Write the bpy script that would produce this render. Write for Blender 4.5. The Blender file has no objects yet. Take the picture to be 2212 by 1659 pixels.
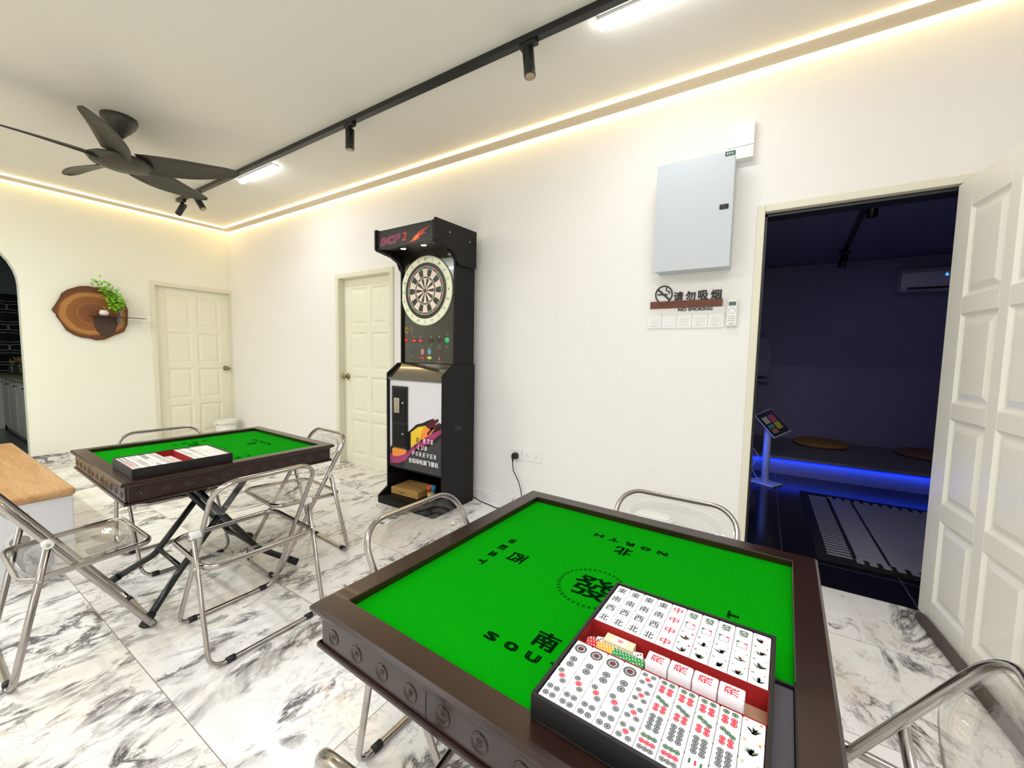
import bpy, bmesh, math, random
from mathutils import Vector, Matrix
R = math.radians; PI = math.pi
random.seed(7)
scene = bpy.context.scene
col = scene.collection

# ------------------------------------------------------------------ camera, exposure, world, lights
CAM = dict(f=865.79, yaw=2.1303, pitch=-.0736, roll=.0191, loc=(6.3889, -2.721, 1.2404))
cd = bpy.data.cameras.new('camera'); cam = bpy.data.objects.new('camera', cd); col.objects.link(cam)
cd.sensor_width = 36; cd.lens = CAM['f'] / 2212 * 36; cd.clip_start = .01; cd.clip_end = 60
cy, sy, cp, sp = math.cos(CAM['yaw']), math.sin(CAM['yaw']), math.cos(CAM['pitch']), math.sin(CAM['pitch'])
fw = Vector((cy*cp, sy*cp, sp)); r0 = Vector((sy, -cy, 0)); u0 = r0.cross(fw)
c_, s_ = math.cos(CAM['roll']), math.sin(CAM['roll'])
rt = c_*r0 + s_*u0; up = -s_*r0 + c_*u0
m = Matrix((rt, up, -fw)).transposed().to_4x4(); m.translation = Vector(CAM['loc'])
cam.matrix_world = m
scene.camera = cam
scene.view_settings.view_transform = 'Standard'; scene.view_settings.look = 'None'
scene.view_settings.gamma = 1; scene.view_settings.use_curve_mapping = False
scene.view_settings.exposure = -0.05
scene.cycles.use_denoising = True
scene.cycles.max_bounces = 10; scene.cycles.transparent_max_bounces = 32
scene.cycles.diffuse_bounces = 5; scene.cycles.sample_clamp_indirect = 6

w = bpy.data.worlds.new('world'); scene.world = w; w.use_nodes = True
w.node_tree.nodes['Background'].inputs[0].default_value = (.5, .55, .6, 1)
w.node_tree.nodes['Background'].inputs[1].default_value = .02

def area(name, loc, rot, sx, sy_, power, color=(1, 1, 1), spread=PI):
    l = bpy.data.lights.new(name, 'AREA'); l.shape = 'RECTANGLE'; l.size = sx; l.size_y = sy_
    l.energy = power; l.color = color; l.spread = spread
    o = bpy.data.objects.new(name, l); col.objects.link(o); o.location = loc; o.rotation_euler = rot
    return o
COOL = (.93, .955, 1); WARM = (1, .80, .48)
# unseen lamps added behind and beside the camera to fill the room
area('ceiling_light', (6.6, -3.1, 2.80), (0, 0, 0), 1.2, .10, 40, COOL)
area('ceiling_light', (3.9, -4.0, 2.80), (0, 0, 0), 1.2, .10, 58, (.94, .965, 1))
area('ceiling_light', (1.6, -3.6, 2.80), (0, 0, 0), 1.0, .10, 56, (.92, 1, .90))  # greenish unseen lamp added to tint and brighten the left side
area('ceiling_light', (7.6, -5.0, 2.80), (0, 0, 0), 1.2, .10, 46, COOL)
# light of the two visible battens and of the cove strips
area('ceiling_light', (5.92, -.76, 2.825), (0, 0, 0), .60, .05, 6, (.95, .96, 1))
area('ceiling_light', (2.32, -.74, 2.825), (0, 0, 0), .60, .05, 6, (.95, .96, 1))
# blue strip under the platform and the faint spill of the next room
area('blue_strip_light', (7.8, 2.435, .158), (R(18), 0, 0), 3.3, .02, 5.0, (.008, .06, 1))
area('blue_spot_light', (6.17, 1.62, .30), (0, R(-80), 0), .05, .5, 2.2, (.01, .10, 1))
area('kitchen_light', (-1.6, -2.6, 2.5), (0, 0, 0), .6, .6, 7, (.92, .97, 1))
area('lounge_light', (7.6, 2.4, 2.40), (0, 0, 0), 1.0, .6, 1.3, (.62, .62, 1))

# ------------------------------------------------------------------ materials
def s2l(c):
    return tuple(((x/255)/12.92 if x/255 <= .04045 else ((x/255+.055)/1.055)**2.4) for x in c)
def mat(name, rgb, rough=.5, metal=0, spec=.5, emit=None, es=0, coat=0, bump=0, bscale=40, var=0, vscale=6):
    m = bpy.data.materials.new(name); m.use_nodes = True; nt = m.node_tree; b = nt.nodes['Principled BSDF']
    c = s2l(rgb); b.inputs['Base Color'].default_value = (*c, 1)
    b.inputs['Roughness'].default_value = rough; b.inputs['Metallic'].default_value = metal
    b.inputs['Specular IOR Level'].default_value = spec; b.inputs['Coat Weight'].default_value = coat
    if emit: b.inputs['Emission Color'].default_value = (*s2l(emit), 1); b.inputs['Emission Strength'].default_value = es
    tc = nt.nodes.new('ShaderNodeTexCoord')
    if bump:
        n = nt.nodes.new('ShaderNodeTexNoise'); n.inputs['Scale'].default_value = bscale; n.inputs['Detail'].default_value = 5
        bp = nt.nodes.new('ShaderNodeBump'); bp.inputs['Strength'].default_value = bump; bp.inputs['Distance'].default_value = .01
        nt.links.new(tc.outputs['Object'], n.inputs['Vector']); nt.links.new(n.outputs['Fac'], bp.inputs['Height'])
        nt.links.new(bp.outputs['Normal'], b.inputs['Normal'])
    if var:
        n = nt.nodes.new('ShaderNodeTexNoise'); n.inputs['Scale'].default_value = vscale; n.inputs['Detail'].default_value = 3
        mx = nt.nodes.new('ShaderNodeMix'); mx.data_type = 'RGBA'
        mx.inputs[6].default_value = (*[x*(1-var) for x in c], 1); mx.inputs[7].default_value = (*[min(1, x*(1+var)) for x in c], 1)
        nt.links.new(tc.outputs['Object'], n.inputs['Vector']); nt.links.new(n.outputs['Fac'], mx.inputs[0])
        nt.links.new(mx.outputs[2], b.inputs['Base Color'])
    return m
def NT(m): return m.node_tree
class G:   # small node helper
    def __init__(s, m): s.m = m; s.nt = m.node_tree; s.b = s.nt.nodes['Principled BSDF']
    def n(s, t, **k):
        x = s.nt.nodes.new(t)
        for a, v in k.items(): setattr(x, a, v)
        return x
    def l(s, a, b): s.nt.links.new(a, b)
    def math(s, op, a, b=None, c=None):
        x = s.n('ShaderNodeMath', operation=op)
        for i, v in enumerate((a, b, c)):
            if v is None: continue
            if isinstance(v, (int, float)): x.inputs[i].default_value = v
            else: s.l(v, x.inputs[i])
        return x.outputs[0]
    def mix(s, f, a, b):
        x = s.n('ShaderNodeMix', data_type='RGBA')
        if isinstance(f, (int, float)): x.inputs[0].default_value = f
        else: s.l(f, x.inputs[0])
        for i, v in ((6, a), (7, b)):
            if isinstance(v, tuple): x.inputs[i].default_value = (*v, 1)
            else: s.l(v, x.inputs[i])
        return x.outputs[2]
    def ramp(s, f, a, b):
        x = s.n('ShaderNodeMapRange'); x.inputs[1].default_value = a; x.inputs[2].default_value = b
        s.l(f, x.inputs[0]); return x.outputs[0]

def wall_mat(name, rgb, strength=.25):
    m = mat(name, rgb, .6, spec=.3); g = G(m); tc = g.n('ShaderNodeTexCoord')
    n1 = g.n('ShaderNodeTexNoise'); n1.inputs['Scale'].default_value = 3.2; n1.inputs['Detail'].default_value = 6; n1.inputs['Distortion'].default_value = 1.2
    mp = g.n('ShaderNodeMapping'); mp.inputs['Rotation'].default_value = (.5, .3, .6); mp.inputs['Scale'].default_value = (1, 1, 2.6)
    g.l(tc.outputs['Object'], mp.inputs[0]); g.l(mp.outputs[0], n1.inputs['Vector'])
    a = g.math('ABSOLUTE', g.math('SUBTRACT', n1.outputs['Fac'], .5))
    r = g.ramp(a, .0, .02)
    n2 = g.n('ShaderNodeTexNoise'); n2.inputs['Scale'].default_value = 2.0; g.l(tc.outputs['Object'], n2.inputs['Vector'])
    k = g.ramp(n2.outputs['Fac'], .5, .75)
    h = g.math('MULTIPLY', g.math('SUBTRACT', 1.0, r), k)
    n3 = g.n('ShaderNodeTexNoise'); n3.inputs['Scale'].default_value = 7; n3.inputs['Detail'].default_value = 8; g.l(tc.outputs['Object'], n3.inputs['Vector'])
    h = g.math('ADD', h, g.math('MULTIPLY', n3.outputs['Fac'], 1.2))
    bp = g.n('ShaderNodeBump'); bp.inputs['Strength'].default_value = strength; bp.inputs['Distance'].default_value = .006
    g.l(h, bp.inputs['Height']); g.l(bp.outputs[0], g.b.inputs['Normal'])
    return m

M = {}
M['wall'] = wall_mat('wall_paint', (242, 240, 237), .34)
M['wall_warm'] = wall_mat('warm_lit_wall_paint', (241, 241, 228), .12)  # white wall with the warm light on the left mixed into its colour
M['ceiling'] = wall_mat('ceiling_paint', (228, 224, 214), .10)
M['cornice'] = mat('cornice_face', (206, 196, 176), .6)
M['led'] = mat('warm_led', (255, 240, 200), .5, emit=(255, 218, 150), es=9)
M['batten_led'] = mat('white_led', (255, 255, 255), .5, emit=(250, 250, 255), es=16)
M['door'] = mat('cream_door_paint', (240, 238, 218), .4, var=.02)
M['door_white'] = mat('ivory_door_paint', (245, 243, 234), .38, var=.02)
M['frame'] = mat('frame_paint', (228, 225, 205), .45)
M['brass'] = mat('aged_brass', (150, 135, 95), .3, 1)
M['steel'] = mat('brushed_steel', (190, 186, 178), .25, 1)
M['chrome'] = mat('chrome_tube', (176, 170, 166), .2, 1)
M['hub'] = mat('clear_hub_plastic', (225, 225, 222), .2)
M['rubber'] = mat('black_rubber', (22, 22, 24), .6)
M['black'] = mat('black_paint', (20, 20, 21), .35)
M['blackmatte'] = mat('matt_black', (13, 12, 14), .5, spec=.28, bump=.05, bscale=200)
M['leg'] = mat('black_steel_leg', (16, 20, 22), .3)
M['felt'] = mat('green_felt', (0, 142, 4), .95, spec=.05, bump=.15, bscale=500)
M['print'] = mat('dark_print', (4, 34, 8), 1.0, spec=0)
M['redfelt'] = mat('red_velvet', (150, 8, 10), .8)
M['beige'] = mat('beige_liner', (178, 142, 112), .7)
M['leather'] = mat('black_leatherette', (10, 10, 11), .45, bump=.08, bscale=700)
M['lidgrey'] = mat('grey_lid_lining', (78, 74, 80), .8, bump=.1, bscale=400)
M['tile'] = mat('white_tile', (246, 243, 244), .22, coat=.3)
M['inkblack'] = mat('ink_black', (45, 55, 62), .5)
M['inkgreen'] = mat('ink_green', (45, 95, 62), .5)
M['inkred'] = mat('ink_red', (205, 30, 60), .5)
M['inkgrey'] = mat('ink_grey', (82, 92, 94), .5)
M['inkorange'] = mat('ink_orange', (240, 140, 80), .5)
M['ivory'] = mat('ivory_block', (240, 226, 186), .35)
M['chipred'] = mat('chip_red', (205, 50, 55), .35); M['chipyellow'] = mat('chip_yellow', (232, 180, 60), .35); M['chipgreen'] = mat('chip_green', (50, 150, 80), .35)
M['white'] = mat('white_plastic', (240, 240, 238), .35)
M['offwhite'] = mat('white_laminate', (226, 226, 228), .4)
M['boxmetal'] = mat('grey_enamel', (196, 203, 208), .4)
M['greyline'] = mat('grey_gap', (150, 150, 148), .6)
M['darkgreen'] = mat('label_green', (20, 70, 62), .5)
M['lcd'] = mat('remote_lcd', (95, 110, 98), .3)
M['fan'] = mat('dark_bronze_fan', (58, 54, 44), .42)
M['white_paint'] = mat('ink_white', (235, 235, 235), .5)
M['cardboard'] = mat('cardboard', (176, 134, 74), .75, var=.08)
M['orangecloth'] = mat('orange_bristle', (235, 92, 40), .6); M['bluecloth'] = mat('blue_bristle', (30, 140, 200), .6)
M['pot'] = mat('white_porcelain', (240, 225, 220), .25)
M['leafgreen'] = mat('fresh_leaf', (128, 200, 40), .5); M['stem'] = mat('stem', (70, 50, 30), .6)
M['shelf'] = mat('dark_brown_steel', (72, 48, 38), .4)
M['cushion'] = mat('ochre_cushion', (190, 140, 70), .9, bump=.4, bscale=90); M['cushion2'] = mat('brown_cushion', (150, 110, 92), .9, bump=.4, bscale=90)
M['darkwall'] = wall_mat('lounge_wall_paint', (150, 143, 172), .1)
M['stone'] = mat('pale_platform_stone', (135, 130, 130), .5, var=.1, vscale=3)
M['cab'] = mat('kitchen_cabinet', (208, 210, 200), .45); M['counter'] = mat('kitchen_counter', (140, 130, 105), .3, var=.2, vscale=20)
M['kgrey'] = mat('kitchen_upper_wall', (120, 135, 140), .6)
M['ac'] = mat('ac_plastic', (215, 215, 225), .4)
M['bluedigit'] = mat('blue_digit', (60, 150, 255), .5, emit=(60, 150, 255), es=3)
M['reddigit'] = mat('red_digit', (255, 60, 50), .5, emit=(255, 60, 50), es=2.2)
M['reddim'] = mat('unlit_digit', (88, 40, 40), .4)
M['dartred'] = mat('dart_red', (120, 24, 22), .5); M['dartgreen'] = mat('dart_green', (16, 98, 62), .5); M['dartcream'] = mat('dart_cream', (240, 226, 212), .5)
M['dartring'] = mat('dart_number_ring', (244, 246, 218), .4)
M['olive'] = mat('dart_face_black', (34, 32, 20), .16, coat=.5)
M['magenta'] = mat('splash_magenta', (170, 55, 115), .4); M['orange'] = mat('splash_orange', (248, 150, 60), .4); M['yellow'] = mat('splash_yellow', (245, 205, 50), .4)
M['maroon'] = mat('splash_maroon', (92, 12, 36), .4); M['splashgrey'] = mat('splash_grey', (60, 60, 66), .4); M['neonpink'] = mat('neon_pink', (230, 110, 170), .4, emit=(230, 110, 170), es=.35)
M['panelwhite'] = mat('dart_cabinet_front', (226, 224, 230), .35)
M['lampglow'] = mat('dart_lamp', (255, 240, 200), .4, emit=(255, 240, 200), es=6)
M['cblue'] = mat('button_blue', (110, 175, 205), .3); M['cpink'] = mat('button_pink', (220, 150, 150), .3); M['cyellow'] = mat('button_yellow', (222, 214, 70), .3)
M['cred'] = mat('button_red', (200, 45, 40), .3); M['cgreen'] = mat('button_green', (60, 205, 120), .25)
M['screen'] = mat('kiosk_screen', (40, 44, 60), .2, emit=(60, 60, 80), es=.05)
for k, c in dict(sc1=(200, 90, 130), sc2=(205, 190, 60), sc3=(200, 200, 190), sc4=(90, 160, 150), sc5=(200, 120, 110)).items():
    M[k] = mat('icon_'+k, c, .3, emit=c, es=.04)
M['bag'] = mat('bin_liner', (236, 238, 224), .3, bump=.5, bscale=30)
M['jar'] = mat('kitchen_jar', (70, 74, 60), .2); M['herb'] = mat('dried_herb', (150, 130, 80), .8)
M['dice_green'] = mat('green_dice', (190, 205, 130), .2)

def wood(name, c1, c2, c3, scale=(1, 12, 12), rough=.4, ns=3.0, coat=0):
    m = mat(name, c1, rough, coat=coat); g = G(m); tc = g.n('ShaderNodeTexCoord'); mp = g.n('ShaderNodeMapping')
    mp.inputs['Scale'].default_value = scale; g.l(tc.outputs['Object'], mp.inputs[0])
    n = g.n('ShaderNodeTexNoise'); n.inputs['Scale'].default_value = ns; n.inputs['Detail'].default_value = 8; n.inputs['Distortion'].default_value = .8
    g.l(mp.outputs[0], n.inputs['Vector'])
    a = g.mix(g.ramp(n.outputs['Fac'], .35, .62), s2l(c1), s2l(c2))
    n2 = g.n('ShaderNodeTexNoise'); n2.inputs['Scale'].default_value = ns*4; n2.inputs['Detail'].default_value = 4; g.l(mp.outputs[0], n2.inputs['Vector'])
    a = g.mix(g.math('MULTIPLY', g.ramp(n2.outputs['Fac'], .5, .7), .6), a, s2l(c3))
    g.l(a, g.b.inputs['Base Color']); return m
M['benchwood'] = wood('oak_bench_top', (184, 138, 90), (202, 160, 112), (166, 120, 74), (.8, 10, 10), .42)
M['tablewood'] = wood('dark_table_wood', (34, 16, 12), (42, 21, 15), (27, 12, 9), (2, 2, 2), .26, 6, coat=.1)
M['signwood'] = wood('walnut_sign_bar', (100, 52, 34), (122, 66, 44), (84, 42, 28), (2, 10, 10), .5, 6)

def marble(name='marble_floor'):
    m = mat(name, (236, 234, 231), .07, spec=.5); g = G(m); tc = g.n('ShaderNodeTexCoord')
    sx = g.n('ShaderNodeSeparateXYZ'); g.l(tc.outputs['Object'], sx.inputs[0])
    u = g.math('DIVIDE', g.math('SUBTRACT', sx.outputs[0], 5.32-1.19*6), 1.19); v = g.math('DIVIDE', g.math('SUBTRACT', sx.outputs[1], -2.225-.59*10), .59)
    fu, fv = g.math('FLOOR', u), g.math('FLOOR', v)
    cid = g.n('ShaderNodeCombineXYZ'); g.l(fu, cid.inputs[0]); g.l(fv, cid.inputs[1])
    wn = g.n('ShaderNodeTexWhiteNoise'); wn.noise_dimensions = '3D'; g.l(cid.outputs[0], wn.inputs[0])
    sc = g.n('ShaderNodeVectorMath', operation='SCALE'); sc.inputs[3].default_value = 30; g.l(wn.outputs['Color'], sc.inputs[0])
    ad = g.n('ShaderNodeVectorMath', operation='ADD'); g.l(tc.outputs['Object'], ad.inputs[0]); g.l(sc.outputs[0], ad.inputs[1])
    mp = g.n('ShaderNodeMapping'); mp.inputs['Rotation'].default_value = (0, 0, R(-14)); mp.inputs['Scale'].default_value = (2.0, 1.0, 1); g.l(ad.outputs[0], mp.inputs[0])
    def noise(s, d=8, di=0, r=.6):
        n = g.n('ShaderNodeTexNoise'); n.inputs['Scale'].default_value = s; n.inputs['Detail'].default_value = d; n.inputs['Distortion'].default_value = di
        n.inputs['Roughness'].default_value = r; g.l(mp.outputs[0], n.inputs['Vector']); return n.outputs['Fac']
    a1 = g.math('ABSOLUTE', g.math('SUBTRACT', noise(1.7, 10, 1.3, .64), .5)); vein = g.math('SUBTRACT', 1.0, g.ramp(a1, .004, .045))
    mask = g.ramp(noise(1.1, 5, 1.2, .62), .49, .60)
    blot = g.ramp(noise(5.5, 10, 1.8, .68), .53, .60); mask2 = g.ramp(noise(1.3, 5, .9, .6), .50, .60)
    fine = g.math('SUBTRACT', 1.0, g.ramp(g.math('ABSOLUTE', g.math('SUBTRACT', noise(3.1, 11, 1.0, .62), .5)), .0, .016)); mask3 = g.ramp(noise(.9, 3, .4), .42, .6)
    base = g.mix(g.ramp(noise(.8, 4, .3), .42, .66), s2l((244, 243, 243)), s2l((234, 229, 222)))
    base = g.mix(g.math('MULTIPLY', g.math('MULTIPLY', g.ramp(noise(1.5, 8, 1.4), .52, .66), mask2), .75), base, s2l((182, 175, 172)))
    base = g.mix(g.math('MULTIPLY', g.ramp(noise(.7, 6, 1.2), .60, .72), .35), base, s2l((206, 186, 166)))
    base = g.mix(g.math('MULTIPLY', fine, g.math('MULTIPLY', mask3, .55)), base, s2l((120, 114, 114)))
    base = g.mix(g.math('MULTIPLY', g.math('MULTIPLY', blot, mask2), .85), base, s2l((96, 90, 92)))
    base = g.mix(g.math('MULTIPLY', g.math('MULTIPLY', vein, mask), .92), base, s2l((70, 64, 68)))
    du = g.math('MULTIPLY', g.math('SUBTRACT', .5, g.math('ABSOLUTE', g.math('SUBTRACT', g.math('FRACT', u), .5))), 1.19)
    dv = g.math('MULTIPLY', g.math('SUBTRACT', .5, g.math('ABSOLUTE', g.math('SUBTRACT', g.math('FRACT', v), .5))), .59)
    gr = g.math('LESS_THAN', g.math('MINIMUM', du, dv), .0016)
    base = g.mix(gr, base, s2l((150, 140, 130)))
    g.l(base, g.b.inputs['Base Color'])
    g.l(g.math('ADD', g.math('MULTIPLY', gr, .5), .07), g.b.inputs['Roughness'])
    return m
M['marble'] = marble()
def grid_tile(name, rgb, line, px, py, wd, rough, ax=(0, 1), off=(0, 0)):
    m = mat(name, rgb, rough); g = G(m); tc = g.n('ShaderNodeTexCoord'); sx = g.n('ShaderNodeSeparateXYZ'); g.l(tc.outputs['Object'], sx.inputs[0])
    d = []
    for a, p, o in ((ax[0], px, off[0]), (ax[1], py, off[1])):
        f = g.math('FRACT', g.math('DIVIDE', g.math('SUBTRACT', sx.outputs[a], o), p))
        d.append(g.math('MULTIPLY', g.math('SUBTRACT', .5, g.math('ABSOLUTE', g.math('SUBTRACT', f, .5))), p))
    k = g.math('LESS_THAN', g.math('MINIMUM', d[0], d[1]), wd)
    g.l(g.mix(k, s2l(rgb), s2l(line)), g.b.inputs['Base Color']); return m
M['blacktile'] = grid_tile('black_floor_tile', (13, 13, 20), (90, 84, 96), .56, 1.65, .003, .14, off=(6.555, .30))
def hexwall():
    m = mat('long_hexagon_wall_tile', (18, 22, 24), .2); g = G(m); tc = g.n('ShaderNodeTexCoord'); sx = g.n('ShaderNodeSeparateXYZ'); g.l(tc.outputs['Object'], sx.inputs[0])
    # elongated hexagons: rows in z, zigzag ends along y
    z = g.math('DIVIDE', sx.outputs[2], .16); row = g.math('FLOOR', z); fz = g.math('FRACT', z)
    odd = g.math('MODULO', row, 2.0)
    tri = g.math('ABSOLUTE', g.math('SUBTRACT', fz, .5))
    yy = g.math('ADD', g.math('DIVIDE', sx.outputs[1], .62), g.math('MULTIPLY', odd, .5))
    fy = g.math('FRACT', yy); e = g.math('ABSOLUTE', g.math('SUBTRACT', fy, .5))
    lim = g.math('SUBTRACT', .5, g.math('MULTIPLY', e, .55))
    k1 = g.math('LESS_THAN', g.math('ABSOLUTE', g.math('SUBTRACT', tri, lim)), .035)
    k2 = g.math('MULTIPLY', g.math('GREATER_THAN', e, .485), g.math('LESS_THAN', tri, .24))
    k = g.math('MAXIMUM', k1, k2)
    g.l(g.mix(k, s2l((16, 20, 22)), s2l((150, 160, 160))), g.b.inputs['Base Color']); return m
M['hex'] = hexwall()
def rings():
    m = mat('wood_slice_rings', (140, 84, 36), .5); g = G(m); tc = g.n('ShaderNodeTexCoord')
    mp = g.n('ShaderNodeMapping'); mp.inputs['Location'].default_value = (0, .0, .0); mp.inputs['Scale'].default_value = (0, 1.0, 1.15); g.l(tc.outputs['Object'], mp.inputs[0])
    n = g.n('ShaderNodeTexNoise'); n.inputs['Scale'].default_value = 3.5; n.inputs['Detail'].default_value = 3; g.l(mp.outputs[0], n.inputs['Vector'])
    ln = g.n('ShaderNodeVectorMath', operation='LENGTH'); g.l(mp.outputs[0], ln.inputs[0])
    r = g.math('ADD', ln.outputs['Value'], g.math('MULTIPLY', g.math('SUBTRACT', n.outputs['Fac'], .5), .07))
    wv = g.math('MULTIPLY', g.math('ADD', g.math('SINE', g.math('MULTIPLY', r, 420)), 1), .5)
    k = g.ramp(r, .0, .30)
    cr = g.n('ShaderNodeValToRGB'); e = cr.color_ramp.elements
    e[0].position = 0; e[0].color = (*s2l((124, 72, 38)), 1); e[1].position = 1; e[1].color = (*s2l((98, 56, 20)), 1)
    for p, c in ((.42, (132, 80, 40)), (.46, (158, 102, 56)), (.5, (138, 84, 36)), (.70, (150, 92, 38)), (.745, (184, 128, 66)), (.86, (178, 120, 58)), (.9, (120, 70, 24))):
        x = e.new(p); x.color = (*s2l(c), 1)
    g.l(k, cr.inputs[0])
    g.l(g.mix(g.math('MULTIPLY', wv, .22), cr.outputs[0], s2l((96, 54, 24))), g.b.inputs['Base Color']); return m
M['rings'] = rings()
M['bark'] = mat('bark', (92, 52, 22), .8, bump=.6, bscale=60, var=.2)
def acrylic():
    m = bpy.data.materials.new('clear_acrylic'); m.use_nodes = True; nt = m.node_tree; nt.nodes.clear()
    o = nt.nodes.new('ShaderNodeOutputMaterial'); t = nt.nodes.new('ShaderNodeBsdfTransparent'); gl = nt.nodes.new('ShaderNodeBsdfGlossy')
    gl.inputs['Roughness'].default_value = .02; fr = nt.nodes.new('ShaderNodeFresnel'); fr.inputs[0].default_value = 1.5
    ge = nt.nodes.new('ShaderNodeNewGeometry'); mr = nt.nodes.new('ShaderNodeMapRange'); mr.inputs[3].default_value = 1.58; mr.inputs[4].default_value = 1/1.58
    nt.links.new(ge.outputs['Backfacing'], mr.inputs[0]); nt.links.new(mr.outputs[0], fr.inputs[0])
    lw = nt.nodes.new('ShaderNodeLayerWeight'); lw.inputs[0].default_value = .12
    mx = nt.nodes.new('ShaderNodeMix'); mx.data_type = 'RGBA'; mx.inputs[6].default_value = (.985, .985, .98, 1); mx.inputs[7].default_value = (.74, .74, .72, 1)
    nt.links.new(lw.outputs['Facing'], mx.inputs[0]); nt.links.new(mx.outputs[2], t.inputs[0])
    ms = nt.nodes.new('ShaderNodeMixShader'); nt.links.new(fr.outputs[0], ms.inputs[0]); nt.links.new(t.outputs[0], ms.inputs[1]); nt.links.new(gl.outputs[0], ms.inputs[2])
    nt.links.new(ms.outputs[0], o.inputs[0]); return m
M['acrylic'] = acrylic()
def rugmat():
    m = mat('rug_pile', (88, 84, 96), .95, bump=.4, bscale=300); return m
M['ruggrey'] = mat('rug_grey_pile', (150, 146, 158), .95, bump=.4, bscale=300)
M['rugblack'] = mat('rug_black_pile', (8, 8, 10), .95, bump=.4, bscale=300)

# ------------------------------------------------------------------ mesh helpers
def cjk_mesh(body, off=0.0):
    key = (body, off)
    if key in cjk_mesh.c: return cjk_mesh.c[key]
    c = bpy.data.curves.new('glyph', 'FONT'); c.body = body; c.resolution_u = 2; c.offset = off
    o = bpy.data.objects.new('glyph', c); col.objects.link(o); bpy.context.view_layer.update()
    me = bpy.data.meshes.new_from_object(o.evaluated_get(bpy.context.evaluated_depsgraph_get()))
    vs = [v.co.copy() for v in me.vertices]; fs = [tuple(p.vertices) for p in me.polygons]
    bpy.data.meshes.remove(me); bpy.data.objects.remove(o); bpy.data.curves.remove(c)
    cjk_mesh.c[key] = (vs, fs); return vs, fs
cjk_mesh.c = {}

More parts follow.
